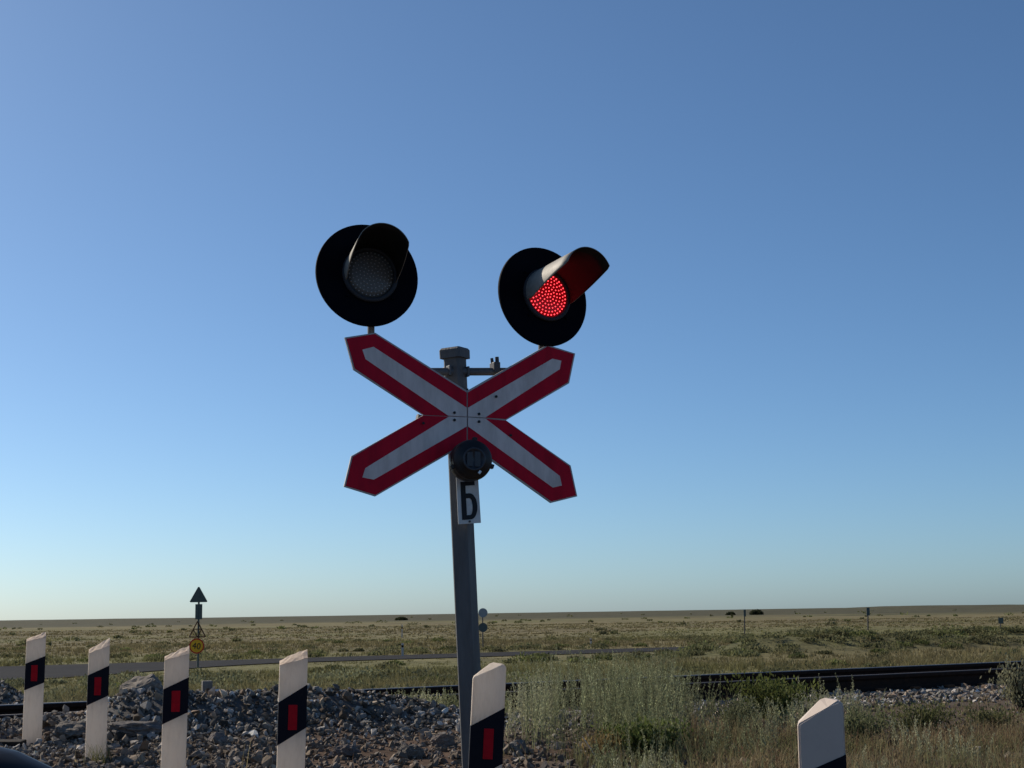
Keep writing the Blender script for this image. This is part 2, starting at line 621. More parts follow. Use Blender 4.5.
def road_strip(name, P, D, Nn, w0, w1, t0, t1, zf, step, mat, fl=None):
    ts = np.arange(t0, t1 + step, step)
    ws = np.linspace(w0, w1, 9)
    T, W = np.meshgrid(ts, ws, indexing="ij")
    if fl is not None:
        W = np.where(W < 0, W * (1 + fl(T) / -w0), W)
    x = P[0] + D[0] * T + Nn[0] * W
    y = P[1] + D[1] * T + Nn[1] * W
    z = zf(x, y)
    V = np.stack([x, y, z], -1).reshape(-1, 3)
    m = len(ws)
    I, J = np.meshgrid(np.arange(len(ts) - 1), np.arange(m - 1), indexing="ij")
    Q = np.stack([I * m + J, (I + 1) * m + J, (I + 1) * m + J + 1, I * m + J + 1], -1).reshape(-1, 4)
    return np_mesh(name, V, Q, mat, smooth=True)


def zroad(x, y):
    n = -x * TS + y * TC
    return 0.11 + (Z_RAIL - 0.02 - 0.11) * sstep(6, 11.8, n) + (-0.99 - (Z_RAIL - 0.02)) * sstep(16, 34, n)


o = road_strip("road", RP, RD, RN, 0.05, 7.2, -30, 62, zroad, 0.5, "asphalt")
tag(o, "grey asphalt road leading over the railway crossing", "road", kind="structure")
o = road_strip("road", QP, QD, QN, -QW, QW, -260, 160, lambda x, y: Hq(x, y) * 0 - 0.965, 2, "asphalt", flare)
tag(o, "grey asphalt road running across the plain beyond the track", "road", kind="structure")

# ------------------------------------------------------------------ rails and sleepers
prof = [(-0.075, -0.18), (0.075, -0.18), (0.075, -0.170), (0.020, -0.152), (0.010, -0.13), (0.010, -0.065), (0.030, -0.048),
        (0.037, -0.040), (0.037, -0.008), (0.028, 0.0), (-0.028, 0.0), (-0.037, -0.008), (-0.037, -0.040), (-0.030, -0.048), (-0.010, -0.065),
        (-0.010, -0.13), (-0.020, -0.152), (-0.075, -0.170)]


def rail(nn, label, topm):
    mb = MB()
    S0, S1 = -60, 140
    vs = []
    for s in (S0, S1):
        for a, z in prof:
            x, y = xy(s, nn + a)
            vs.append((x, y, Z_RAIL + z))
    k = len(prof)
    for i in range(k):
        j = (i + 1) % k
        mb.add([vs[i], vs[j], vs[k + j], vs[k + i]], [[0, 1, 2, 3]], 1 if 8 <= i <= 10 else 0)
    mb.add(vs[:k], [list(range(k))[::-1]], 0)
    mb.add(vs[k:], [list(range(k))], 0)
    x, y = xy(5, nn)
    return tag(mb.build("rail", ["rail_side", topm], origin=(x, y, Z_RAIL - 0.18)), label, "rail", "rails of the railway track")


rail(N_NEAR, "nearer dark steel rail half hidden by weeds and ballast stones", "rail_top_worn")
rail(N_FAR, "farther dark steel rail with a thin bright top edge", "rail_top")


def sleeper_mesh():
    mb = MB()
    L, w, wt, h = 1.35, 0.15, 0.11, 0.20
    for s0, s1, zz in ((-L, -0.55, 0), (-0.55, 0.55, -0.025), (0.55, L, 0)):
        vs = []
        for x in (s0, s1):
            vs += [(-w, x, -h), (w, x, -h), (wt, x, zz), (-wt, x, zz)]
        mb.add(vs, [[0, 1, 2, 3], [7, 6, 5, 4], [0, 4, 5, 1], [1, 5, 6, 2], [2, 6, 7, 3], [3, 7, 4, 0]])
    # rail seats with clips
    for sy in (-0.76, 0.76):
        for o_ in (-0.12, 0.12):
            mb.box((-0.06, sy + o_ - 0.03, 0.001), (0.06, sy + o_ + 0.03, 0.035), 1, ch=0.008)
    return mb


first = None
for i in range(34):
    s = -1.0 + i * 0.55
    x, y = xy(s, (N_NEAR + N_FAR) / 2)
    if first is None:
        first = o = sleeper_mesh().build("sleeper", ["concrete", "rust"])
    else:
        o = first.copy()
        COL.objects.link(o)
    o.location = (x, y, Z_RAIL - 0.183)
    o.rotation_euler = (0, 0, TA)
    tag(o, "concrete sleeper under the rails, its ends buried in ballast", "sleeper", "sleepers under the two rails")

# ------------------------------------------------------------------ ballast stones


def hull_variants(k, npts=13):
    out = []
    for i in range(k):
        bm = bmesh.new()
        g = np.random.default_rng(100 + i)
        p = g.normal(size=(npts, 3))
        p /= np.linalg.norm(p, axis=1)[:, None]
        p *= g.uniform(0.75, 1.0, (npts, 1))
        for q in p:
            bm.verts.new(q)
        r_ = bmesh.ops.convex_hull(bm, input=bm.verts)
        bmesh.ops.delete(bm, geom=[e for e in r_["geom_interior"] if isinstance(e, bmesh.types.BMVert)], context="VERTS")
        bmesh.ops.triangulate(bm, faces=bm.faces[:])
        bm.verts.index_update()
        out.append((np.array([v.co[:] for v in bm.verts]), np.array([[v.index for v in f.verts] for f in bm.faces])))
        bm.free()
    return out


HV = hull_variants(14)


def rand_rot(n, g):
    q = g.normal(size=(n, 4))
    q /= np.linalg.norm(q, axis=1)[:, None]
    w, x, y, z = q.T
    return np.stack([np.stack([1 - 2 * (y * y + z * z), 2 * (x * y - z * w), 2 * (x * z + y * w)], -1),
                     np.stack([2 * (x * y + z * w), 1 - 2 * (x * x + z * z), 2 * (y * z - x * w)], -1),
                     np.stack([2 * (x * z - y * w), 2 * (y * z + x * w), 1 - 2 * (x * x + y * y)], -1)], 1)


def stones(name, pos, size, tint, g):
    Vs, Fs, Cs = [], [], []
    off = 0
    var = g.integers(0, len(HV), len(pos))
    for v in range(len(HV)):
        idx = np.where(var == v)[0]
        if not len(idx):
            continue
        bv, bf = HV[v]
        sc = size[idx][:, None] * np.stack([g.uniform(0.42, 0.75, len(idx)), g.uniform(0.6, 1.0, len(idx)), g.uniform(0.9, 1.45, len(idx))], -1)
        Rm = rand_rot(len(idx), g)
        P = np.einsum("nij,nkj->nki", Rm, bv[None] * sc[:, None, :]) + pos[idx][:, None, :]
        Vs.append(P.reshape(-1, 3))
        Fs.append((bf[None] + (np.arange(len(idx)) * len(bv))[:, None, None] + off).reshape(-1, 3))
        Cs.append(np.repeat(tint[idx], len(bv), 0))
        off += len(idx) * len(bv)
    return np_mesh(name, np.concatenate(Vs), np.concatenate(Fs), "stone", np.concatenate(Cs))


def in_view(x, y, m=0.20):
    return (np.abs(x) < y * (512 / F + m) + 0.3) & (y > 3)


# ballast along the track, near shoulder, spread foreground
g = np.random.default_rng(5)
NN = 560000
sx = g.uniform(-9, 12, NN)
sy = g.uniform(5.0, 22, NN)
s, n = sn(sx, sy)
px_ = 512 + F * sx / sy
keep = np.zeros(NN, bool)
dens = np.zeros(NN)
dens = np.where((n > 11.0 - 2.3 * sstep(2.2, 3.4, sx)) & (n < 16.0), 0.62 + 0.38 * sstep(1.5, 3.0, sx), dens)
dens = np.where((n > 12.9) & (n < 14.3), 0.40, dens)
left = sstep(0.9, -0.2, sx - 0.25 * (sy - 10))
dens = np.where(n <= 11.0, left * (0.17 + 0.5 * sstep(0.38, 0.62, fbm(sx * 0.8, sy * 0.8, 91)) * sstep(0.0, -0.6, sx + 0.75) + 0.3 * sstep(-1.2, -2.2, sx)) + 0.04, dens)
heap = np.exp(-((n - 16.9) / 1.0) ** 2 - ((s - 3.85) / 0.9) ** 2)
dens = np.maximum(dens, 0.7 * (heap > 0.25))
q2 = (sx - RP[0]) * RN[0] + (sy - RP[1]) * RN[1]
keep = (g.uniform(size=NN) < dens) & in_view(sx, sy) & (q2 < -0.05)
sx, sy, n, s = sx[keep], sy[keep], n[keep], s[keep]
size = g.lognormal(math.log(0.0195), 0.45, len(sx)).clip(0.008, 0.058)
size = size * (1 + 0.05 * sstep(1.5, 3.0, sx))
size = np.where((n > 12.68) & (n < 14.7), np.minimum(size, 0.045), size)
sz = Hq(sx, sy) + size * g.uniform(0.0, 0.55, len(sx))
sz = np.where((n > 12.68) & (n < 14.7), np.minimum(sz, 0.255), sz)
base = np.array([0.180, 0.169, 0.154])
tint = base[None] * g.lognormal(0.0, 0.62, (len(sx), 1))
warm = g.uniform(size=(len(sx), 1))
tint = np.where(warm > 0.80, tint * np.array([1.15, 0.98, 0.80]), tint)
tint = np.where(warm < 0.12, tint * np.array([1.05, 0.82, 0.66]) * 0.75, tint)
dirt = sstep(11.2, 10.2, n)[:, None] * 0.55
tint = tint * (1 - dirt) + np.array([0.15, 0.112, 0.08]) * dirt * g.lognormal(0, 0.3, (len(sx), 1))
print("stones", len(sx))
o = stones("ballast_stones", np.stack([sx, sy, sz], -1), size, tint.clip(0.02, 0.6), g)
tag(o, "grey crushed ballast stones heaped beside the rails and strewn over the verge", "ballast stones", kind="stuff")


def boulder(px, py, Y, dims, rz, name, label, col, seed, sink=0.27):
    g = np.random.default_rng(seed)
    bm = bmesh.new()
    p = g.normal(size=(26, 3))
    p /= np.linalg.norm(p, axis=1)[:, None]
    p *= g.uniform(0.82, 1.0, (26, 1))
    for q in p:
        bm.verts.new(q)
    bmesh.ops.convex_hull(bm, input=bm.verts)
    bmesh.ops.triangulate(bm, faces=bm.faces[:])
    bmesh.ops.subdivide_edges(bm, edges=bm.edges[:], cuts=5, use_grid_fill=True)
    for v in bm.verts:
        k = 0.22 * mnoise.fractal(v.co * 2.3 + Vector((seed * 7.1, 0, 0)), 0.9, 2.0, 5) + 0.025 * (g.uniform() - 0.5)
        v.co *= 1 + k
    V = np.array([v.co[:] for v in bm.verts]) * np.array(dims) / 2
    bm.verts.index_update()
    bmesh.ops.triangulate(bm, faces=bm.faces[:])
    Fc = np.array([[v.index for v in f.verts] for f in bm.faces])
    bm.free()
    c, s = math.cos(rz), math.sin(rz)
    V = V @ np.array([[c, s, 0], [-s, c, 0], [0, 0, 1]])
    P = at(px, py, Y)
    P.z = H1(P.x, P.y) + dims[2] * sink
    tint = np.array(col)[None] * g.lognormal(0, 0.16, (len(V), 1))
    o = np_mesh(name, V, Fc, "stone", tint)
    o.location = P
    return tag(o, label, "rock", "larger rocks lying in the ballast")


boulder(141, 699, 12.15, (0.36, 0.32, 0.25), 0.4, "boulder", "big rounded tan-grey boulder between the second and third marker posts", (0.19, 0.165, 0.14), 1, 0.17)
boulder(134, 722, 11.35, (0.52, 0.34, 0.14), 0.2, "rock", "flat dark slab of rock just below the big boulder", (0.14, 0.125, 0.115), 2)
boulder(74, 727, 11.6, (0.36, 0.3, 0.16), -0.3, "rock", "low brownish rock between the two farthest marker posts", (0.16, 0.14, 0.12), 3)
boulder(217, 728, 11.2, (0.16, 0.14, 0.12), 0.9, "rock", "dark angular rock right beside the third marker post", (0.15, 0.13, 0.12), 4)
boulder(520, 728, 11.2, (0.20, 0.16, 0.12), 0.2, "rock", "pale rounded rock just right of the post in front of the signal mast", (0.16, 0.15, 0.135), 5)
boulder(345, 741, 10.9, (0.21, 0.17, 0.13), 0.5, "rock", "dark rock lying on brown soil right of the fourth marker post", (0.12, 0.10, 0.09), 6)
boulder(411, 739, 10.9, (0.23, 0.18, 0.14), -0.5, "rock", "dark rock on the soil just left of the signal mast", (0.13, 0.115, 0.10), 8)
boulder(443, 722, 11.6, (0.22, 0.18, 0.13), -0.2, "rock", "small brown-grey rock touching the left side of the signal mast", (0.17, 0.14, 0.12), 9)

# dark slab lying in the stones at the left edge
mb = MB()
mb.box((-0.75, -0.11, -0.12), (0.22, 0.11, 0.025), 0, ch=0.012)
o = mb.build("dark_slab", "dark_brown")
o.location = at(-8, 744, 11.25)
o.rotation_euler = (0, 0.02, R(6))
tag(o, "dark slab lying in the stones at the left picture edge", "timber")

# short concrete stub near the track
P = at(207, 690, 17.2)
zb = H1(P.x, P.y)
mb = MB()
w = 0.055
mb.box((-w, -w, zb - P.z - 0.1), (w, w, 0.10), 0, ch=0.01)
o = mb.build("concrete_stub", "concrete")
o.location = P
o.rotation_euler = (0, 0, 0.3)
tag(o, "short grey concrete stub post rising behind the ballast heap", "stub post")

# ------------------------------------------------------------------ marker posts


def marker_post(px, py_top, py_bot, Y, wid, thick, kind, band, refl, lean_px, face, label):
    """band: (yL0, yL1, yR0, yR1) pixel rows turned into heights on the post's own face; refl (x0,x1,y0,y1) in fractions / rows"""
    base_c = at(px, py_top, Y)
    zg = H1(base_c.x, base_c.y) - 0.12
    root = empty("marker_post", (base_c.x, base_c.y, zg + 0.12))
    k = Y / F

    def hz(py):
        return at(px, py, Y).z - (zg + 0.12)
    slope = band[4]
    ztop_r, ztop_l = hz(py_top), hz(py_top) - slope[1]
    w, t = wid / 2 * (0.92 if kind == "wood" else 0.905), thick / 2
    # body: white pieces and the band are butted on the post, one part each
    bz0, bz1 = hz(band[1]), hz(band[0])          # at the left edge: bottom, top
    d = slope[0]
    def ring(zl, zr, tz=0.0, sh=0.0):
        a = sh
        return [(-w + a, -t + a, zl), (w - a, -t + a, zr), (w - a, t - a, zr + tz), (-w + a, t - a, zl + tz)]
    def hull(lo, hi, mat, mb):
        mb.add(list(lo) + list(hi), [[0, 1, 5, 4], [1, 2, 6, 5], [2, 3, 7, 6], [3, 0, 4, 7]], mat)
        mb.add(lo, [[3, 2, 1, 0]], mat)
        mb.add(hi, [[0, 1, 2, 3]], mat)
    mb = MB()
    if kind == "wood":
        # sawn timber, its slanted top split and bare
        hull(ring(-0.12, -0.12), ring(bz0, bz0 + d), 0, mb)
        dz = ztop_r - ztop_l
        hull(ring(bz1, bz1 + d), ring(ztop_l, ztop_l + 0.62 * dz), 0, mb)
        g = random.Random(int(px))
        n = 7
        top = []
        rows = 3
        for j in range(rows + 1):
            for i in range(n + 1):
                u, v = i / n, j / rows
                z = ztop_l + dz * u * (0.62 + 0.38 * v) + 0.002 + v * 0.020
                if 0 < i < n or j > 0:
                    z += g.uniform(-0.003, 0.006)
                top.append((-w + 2 * w * u, -t + 2 * t * v, z))
        fs = [[j * (n + 1) + i, j * (n + 1) + i + 1, (j + 1) * (n + 1) + i + 1, (j + 1) * (n + 1) + i] for j in range(rows) for i in range(n)]
        mb.add(top, fs, 1)
        # skirt closing the split top
        rim = [i for i in range(n + 1)] + [j * (n + 1) + n for j in range(1, rows + 1)] + [rows * (n + 1) + i for i in range(n - 1, -1, -1)] + [j * (n + 1) for j in range(rows - 1, 0, -1)]
        vs = [top[i] for i in rim]
        lo = []
        for (x, y, z) in vs:
            u = (x + w) / (2 * w)
            lo.append((x, y, ztop_l + 0.62 * dz * u - 0.001))
        m_ = len(vs)
        mb.add(vs + lo, [[i, (i + 1) % m_, m_ + (i + 1) % m_, m_ + i] for i in range(m_)], 1)
        mats = ["sunlit_white", "split_top"]
    else:
        # moulded plastic post: slanted cap with a short flat top and rounded edges
        bm = bmesh.new()
        hull(ring(-0.12, -0.12), ring(bz0, bz0 + d), 0, mb)
        xk = -w + 2 * w * (0.50)
        pts = [(-w, bz1), (w, bz1 + d), (w, ztop_r - 0.016), (w - 0.016, ztop_r - 0.004), (xk + 0.012, ztop_r), (xk, ztop_r - 0.004), (-w + 0.004, ztop_l + 0.004), (-w, ztop_l - 0.01)]
        fr = [bm.verts.new((x, -t, z)) for x, z in pts]
        zf = ztop_r - 0.016
        zt0, zt1, xa, xb = ztop_l, ztop_r - 0.007, -w + 0.003, w - 0.014
        on_ = lambda x: zt0 + (zt1 - zt0) * (x - xa) / (xb - xa)
        fpts = [pts[0], pts[1], (w, ztop_r - 0.026), (w - 0.004, ztop_r - 0.014), (xb, zt1), (w * 0.3, on_(w * 0.3)), (xa, zt0), (-w, ztop_l - 0.008)]
        for vv, (x, z) in zip(fr, fpts):
            vv.co = (x, -t, z)
        bk = [bm.verts.new((x, t, z)) for x, z in pts]
        bm.faces.new(fr); bm.faces.new(bk[::-1])
        for i in range(len(pts)):
            j = (i + 1) % len(pts)
            bm.faces.new((fr[j], fr[i], bk[i], bk[j]))
        ed = [e for e in bm.edges if (abs(e.verts[0].co.y - e.verts[1].co.y) < 1e-6) and min(e.verts[0].co.z, e.verts[1].co.z) > bz1 - 0.001 + 0.0 and not (abs(e.verts[0].co.z - pts[0][1]) < 1e-5 and abs(e.verts[1].co.z - pts[1][1]) < 1e-5)]
        bmesh.ops.bevel(bm, geom=ed, offset=0.006, segments=3, affect="EDGES")
        mb.bm(bm, 0)
        mats = ["white_plastic" if px > 700 else "sunlit_white", "raw_wood"]  # nearest post stays darker; the other glows in place of grazing sun
    post = mb.build("post", mats)
    mb = MB()
    e = 0.0015
    def ringo(zl, zr):
        return [(-w - e, -t - e, zl), (w + e, -t - e, zr), (w + e, t + e, zr), (-w - e, t + e, zl)]
    hull(ringo(bz0, bz0 + d), ringo(bz1, bz1 + d), 0, mb)
    bandp = mb.build("black_band", "black_band")
    mb = MB()
    x0, x1 = -w + 2 * w * refl[0], -w + 2 * w * refl[1]
    mb.box((x0, -t - 0.006, hz(refl[3])), (x1, -t - 0.001, hz(refl[2])), 0, ch=0.0015)
    rf = mb.build("reflector", "red_reflector")
    for c in (post, bandp, rf):
        c.parent = root
    # facing and lean
    yaw = face
    root.rotation_euler = (0, lean_px, yaw)
    return tag(root, label, "marker post", "red and white marker posts along the crossing approach")


def post_px(xl, xr):
    return (xl + xr) / 2


def wmet(xl, xr, Y):
    return (xr - xl) / F * Y


GA = "rough slanted bare-wood top"
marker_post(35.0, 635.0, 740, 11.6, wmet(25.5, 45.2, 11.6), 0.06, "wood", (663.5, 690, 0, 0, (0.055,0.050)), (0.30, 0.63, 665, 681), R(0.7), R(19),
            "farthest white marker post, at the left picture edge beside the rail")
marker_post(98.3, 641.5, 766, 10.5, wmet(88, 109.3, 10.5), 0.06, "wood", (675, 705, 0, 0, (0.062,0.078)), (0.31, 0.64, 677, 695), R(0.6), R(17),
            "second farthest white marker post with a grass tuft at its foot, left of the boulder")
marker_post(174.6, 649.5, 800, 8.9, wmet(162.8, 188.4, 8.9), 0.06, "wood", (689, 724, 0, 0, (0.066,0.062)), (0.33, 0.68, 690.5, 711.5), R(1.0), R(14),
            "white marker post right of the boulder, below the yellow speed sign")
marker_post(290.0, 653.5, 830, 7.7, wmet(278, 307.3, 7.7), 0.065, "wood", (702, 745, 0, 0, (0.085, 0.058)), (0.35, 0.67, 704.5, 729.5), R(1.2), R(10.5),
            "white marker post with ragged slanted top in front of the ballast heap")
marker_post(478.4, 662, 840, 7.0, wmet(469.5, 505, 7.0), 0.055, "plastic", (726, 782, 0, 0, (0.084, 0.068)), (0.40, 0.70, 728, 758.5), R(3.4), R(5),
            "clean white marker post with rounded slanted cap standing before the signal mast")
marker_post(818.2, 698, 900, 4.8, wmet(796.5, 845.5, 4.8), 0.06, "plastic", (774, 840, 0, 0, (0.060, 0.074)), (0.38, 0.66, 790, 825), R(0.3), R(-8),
            "nearest white marker post cut off by the picture bottom among dry grass")

# ------------------------------------------------------------------ crossing signal
YM = 7.6
pb, pt = at(477.5, 850, YM), at(454.4, 348.6, YM)
axis = (pt - pb).normalized()
zgm = H1(pb.x, pb.y)
foot = pb + axis * ((zgm - pb.z) / axis.z)
sig = empty("crossing_signal", foot)
tag(sig, "tall grey railway crossing signal mast with red and white crossbuck and two black lamp heads", "crossing signal")

# pole (square, turned a corner towards the viewer, chamfered)
Z = axis
yaw = R(-27)
X = Vector((math.cos(yaw), math.sin(yaw), 0))
X = (X - Z * X.dot(Z)).normalized()
Yv = Z.cross(X)


def frame(o, x, y, z):
    m = Matrix.Identity(4)
    for i in range(3):
        m[i][0], m[i][1], m[i][2], m[i][3] = x[i], y[i], z[i], o[i]
    return m


MP = frame(foot, X, Yv, Z)
Lp = (pt - foot).length


def oct_ring(a, c, z):
    return [MP @ Vector(p) for p in ((-a + c, -a, z), (a - c, -a, z), (a, -a + c, z), (a, a - c, z), (a - c, a, z), (-a + c, a, z), (-a, a - c, z), (-a, -a + c, z))]


mb = MB()
lv = [(0.0450, -0.25), (0.0448, Lp - 0.052)]
rings = [oct_ring(a, 0.010, z) for a, z in lv]
for i in range(len(rings) - 1):
    mb.add(rings[i] + rings[i + 1], [[k, (k + 1) % 8, 8 + (k + 1) % 8, 8 + k] for k in range(8)])
# weld seam band and bolts
for z in (Lp - 0.9, Lp - 1.25):
    for k in (-1, 1):
        q = MP @ Vector((k * 0.02, -0.046, z))
        mb.tube(q, q + Yv * 0.006, 0.006, seg=8)
mb.build("pole", ["pole_grey"], sig)
mb = MB()
rr = [oct_ring(0.0585, 0.008, Lp - 0.052), oct_ring(0.0590, 0.008, Lp - 0.010), oct_ring(0.052, 0.007, Lp)]
for i in range(2):
    mb.add(rr[i] + rr[i + 1], [[k, (k + 1) % 8, 8 + (k + 1) % 8, 8 + k] for k in range(8)])
mb.add(rr[0], [list(range(8))[::-1]])
mb.add(rr[2], [list(range(8))])
mb.build("pole_cap", ["pole_grey"], sig)

# crossbar plane
B = R(26)
hb = Vector((math.cos(B), math.sin(B), 0))
nb = Vector((math.sin(B), -math.cos(B), 0))
P_pole = at(456, 372, YM)
PL = P_pole + nb * 0.02
bl = on_plane(371, 372, PL, nb)
br = on_plane(541, 371.5, PL, nb)
bm_ = (bl + br) / 2
mb = MB()
mb.tube(bl, br, 0.020, seg=16)
# elbows up to the heads
hl_c = on_plane(371, 330, PL, nb)
hr_c = on_plane(542, 350, PL, nb)
for e, h in ((bl, hl_c), (br, hr_c)):
    mb.tube(e + Vector((0, 0, -0.02)), h + Vector((0, 0, 0.06)), 0.0175, seg=16)
    mb.tube(e + Vector((0, 0, -0.03)), e + Vector((0, 0, 0.03)), 0.026, seg=16)
# saddle round the pole
for sgn in (-1, 1):
    q = P_pole + hb * (0.050 * sgn)
    mb.box((-0.006, -0.045, -0.026), (0.006, 0.045, 0.026), 0, frame(q, hb, nb, Vector((0, 0, 1))), ch=0.004)
mb.build("crossbar", ["pole_grey"], sig)
# cable clamp on the bar
cl = on_plane(495, 368, PL, nb)
mb = MB()
mb.box((-0.018, -0.028, -0.028), (0.018, 0.028, 0.028), 0, frame(cl, hb, nb, Vector((0, 0, 1))), ch=0.005)
mb.tube(cl + Vector((-0.012, 0, 0.02)), cl + Vector((-0.016, 0, 0.05)), 0.008, seg=10, mat=0)
mb.tube(cl + Vector((0.012, 0, 0.02)), cl + Vector((0.010, 0, 0.056)), 0.010, seg=10, mat=0)
mb.box((-0.005, -0.032, -0.02), (0.004, -0.028, 0.035), 1, frame(cl, hb, nb, Vector((0, 0, 1))))
mb.build("clamp", ["dark_metal", "galv"], sig)


def lamp_head(cpx, cpy, Bh, pitch, rad_, lens_off, lit, rim_t=0.018):
    """black round backboard (the part's own mesh) with lens, visor as sub-parts; returns root part"""
    c = on_plane(cpx, cpy, PL + nb * 0.06, nb)
    ax = Vector((math.sin(Bh) * math.cos(pitch), -math.cos(Bh) * math.cos(pitch), math.sin(pitch)))
    hx = Vector((math.cos(Bh), math.sin(Bh), 0))
    hy = ax.cross(hx)
    m = frame(c, hx, hy, ax)
    mb = MB()
    # dished backboard with rolled rim
    r = rad_
    mb.lathe([(0.10, 0.0), (r * 0.96, 0.0), (r * 0.99, 0.006), (r, 0.0), (r, -0.012), (r * 0.985, -0.018), (r * 0.95, -0.006), (0.10, -0.006)], m, 64)
    # housing behind
    mb.lathe([(0.0, -0.17), (0.10, -0.165), (0.125, -0.12), (0.135, -0.02), (0.135, -0.006)], m, 40)
    # ring that carries lens and visor
    mo = m @ Matrix.Translation((lens_off[0], lens_off[1], 0))
    mb.lathe([(0.139, 0.001), (0.141, 0.012), (0.137, 0.020), (0.121, 0.020), (0.118, 0.004)], mo, 48, 1)
    for k in range(4):
        t = math.pi / 4 + k * math.pi / 2
        q = mo @ Vector((0.160 * math.cos(t), 0.160 * math.sin(t), 0.001))
        mb.tube(q, q + ax * 0.008, 0.007, seg=8)
    head = mb.build("signal_head", ["head_black", "head_ring"], sig, origin=c)
    # lens with LED dots
    mb = MB()
    rl = 0.117
    mb.lathe([(0.0, 0.020), (rl * 0.4, 0.0185), (rl * 0.75, 0.015), (rl, 0.010), (rl, 0.0)], mo, 48, 0)
    dots = []
    ring_n = [(0.0, 1), (0.0182, 6), (0.0364, 12), (0.0546, 18), (0.0728, 23), (0.091, 29), (0.1075, 34)]
    for rr_, cnt in ring_n:
        for k in range(cnt):
            t = 2 * math.pi * k / cnt + rr_ * 9
            dots.append((rr_ * math.cos(t), rr_ * math.sin(t)))
    for dx, dy in dots:
        rr_ = math.hypot(dx, dy)
        z0 = 0.0205 - 0.0085 * (rr_ / rl) ** 1.6
        ds_ = 0.0040
        vs, sg = [], 6
        for zz, q in ((z0 - 0.002, 1.0), (z0 + 0.0022, 0.65)):
            for k in range(sg):
                t = 2 * math.pi * k / sg
                vs.append(mo @ Vector((dx + ds_ * q * math.cos(t), dy + ds_ * q * math.sin(t), zz)))
        mb.add(vs, [[k, (k + 1) % sg, sg + (k + 1) % sg, sg + k] for k in range(sg)] + [[6, 7, 8, 9, 10, 11]], 1)
    lens = mb.build("lens", ["lens_red", "led_red"] if lit else ["lens_dark", "led_off"], head)
    # visor: part tube round the upper lens, cut back towards the sides
    mb = MB()
    rv, th = 0.133, 0.003
    n, k2 = 44, 5
    a0, a1 = R(-18), R(198)
    L = 0.405 if lit else 0.31
    outer, inner = [], []
    for i in range(n + 1):
        t = a0 + (a1 - a0) * i / n
        u = abs(t - math.pi / 2) / R(108)
        Lt = L * (1 - 0.86 * max(0.0, (u - 0.66) / 0.34))
        for j in range(k2 + 1):
            z = 0.012 + (Lt - 0.012) * j / k2
            ox, oy = (0.0, 0.0) if lit else (-0.022 * z / L, 0.026 * z / L)
            outer.append(mo @ Vector((rv * math.cos(t) + ox, rv * math.sin(t) + oy, z)))
            inner.append(mo @ Vector(((rv - th) * math.cos(t) + ox, (rv - th) * math.sin(t) + oy, z)))
    w_ = k2 + 1
    qf = [[i * w_ + j, (i + 1) * w_ + j, (i + 1) * w_ + j + 1, i * w_ + j + 1] for i in range(n) for j in range(k2)]
    o_ = len(mb.v)
    mb.add(outer + inner, qf, 0, True)
    N = len(outer)
    for q in qf:
        mb.f.append([o_ + N + i for i in q[::-1]]); mb.m.append(1); mb.sm.append(True)
    rim = [i * w_ + k2 for i in range(n + 1)]
    for a, b_ in zip(rim[:-1], rim[1:]):
        mb.f.append([o_ + a, o_ + b_, o_ + N + b_, o_ + N + a]); mb.m.append(0); mb.sm.append(False)
    for row in (0, n):
        for j in range(k2):
            a, b_ = row * w_ + j, row * w_ + j + 1
            mb.f.append([o_ + a, o_ + b_, o_ + N + b_, o_ + N + a]); mb.m.append(0); mb.sm.append(False)
    mb.build("visor", ["visor_black", "visor_inside"], head)
    return head


h = lamp_head(367.5, 275, R(22), R(5), 0.257, (0.012, 0.002), False)
h["label"] = "unlit left lamp head with grey lens"
h = lamp_head(543.3, 296.5, R(31), R(5.5), 0.262, (0.018, 0.008), True)
h["label"] = "right lamp head with red lights on"

# crossbuck: four bent-edge panels on the plane in front of the pole
PC = on_plane(467, 417, P_pole + nb * 0.10, nb)


def zp(x, y):
    return (330 + x / 3.7926, 320 + y / 3.7926)


def panel(name, outline, red, white, bolts, tilt=0.0):
    mb = MB()
    to = lambda pts, d: [on_plane(*zp(*p), PC + nb * d, nb) for p in pts]
    back = to(outline, 0.0)
    mb.prism(back, -nb * 0.010, 0)
    mb.prism([p + nb * 0.0025 for p in to(red, 0.0)], -nb * 0.002, 1)
    mb.prism([p + nb * 0.0045 for p in to(white, 0.0)], -nb * 0.002, 2)
    for bx, by in bolts:
        q = on_plane(*zp(bx, by), PC, nb) + nb * 0.0045
        mb.tube(q, q + nb * 0.006, 0.007, seg=8, mat=3)
    return mb.build(name, ["sign_edge", "sign_red", "sign_white", "ink"], sig)


panel("crossbuck_panel", [(56, 66), (172, 48), (519, 268), (519, 368), (447, 365), (355, 361), (89, 188)],
      [(62, 71), (170, 53), (517.5, 275), (517.5, 366.5), (447, 364.3), (356.5, 360.0), (94, 184)],
      [(122, 113), (164, 102), (517.5, 333), (517.5, 366.5), (447, 363), (134, 149)], [(470, 352)])
panel("crossbuck_panel", [(521, 268), (825, 94), (930, 127), (907, 240), (668, 380), (590, 372), (521, 368)],
      [(522.5, 275), (825, 100), (924, 130), (902, 236), (666, 376), (590, 370), (522.5, 366.5)],
      [(522.5, 333), (842, 147), (876, 155), (870, 187), (588, 370), (522.5, 366.5)], [(563, 357), (628, 291)])
panel("crossbuck_panel", [(354, 361.4), (447, 365.4), (519, 368.4), (519, 468), (172, 669), (53, 632), (81, 516)],
      [(353, 362.2), (447, 366.6), (517.5, 370), (517.5, 461), (172, 663), (59, 629), (86, 519)],
      [(450, 366.6), (517.5, 370), (517.5, 404), (165, 606), (122, 597), (133, 562)], [(470, 380), (352, 392)])
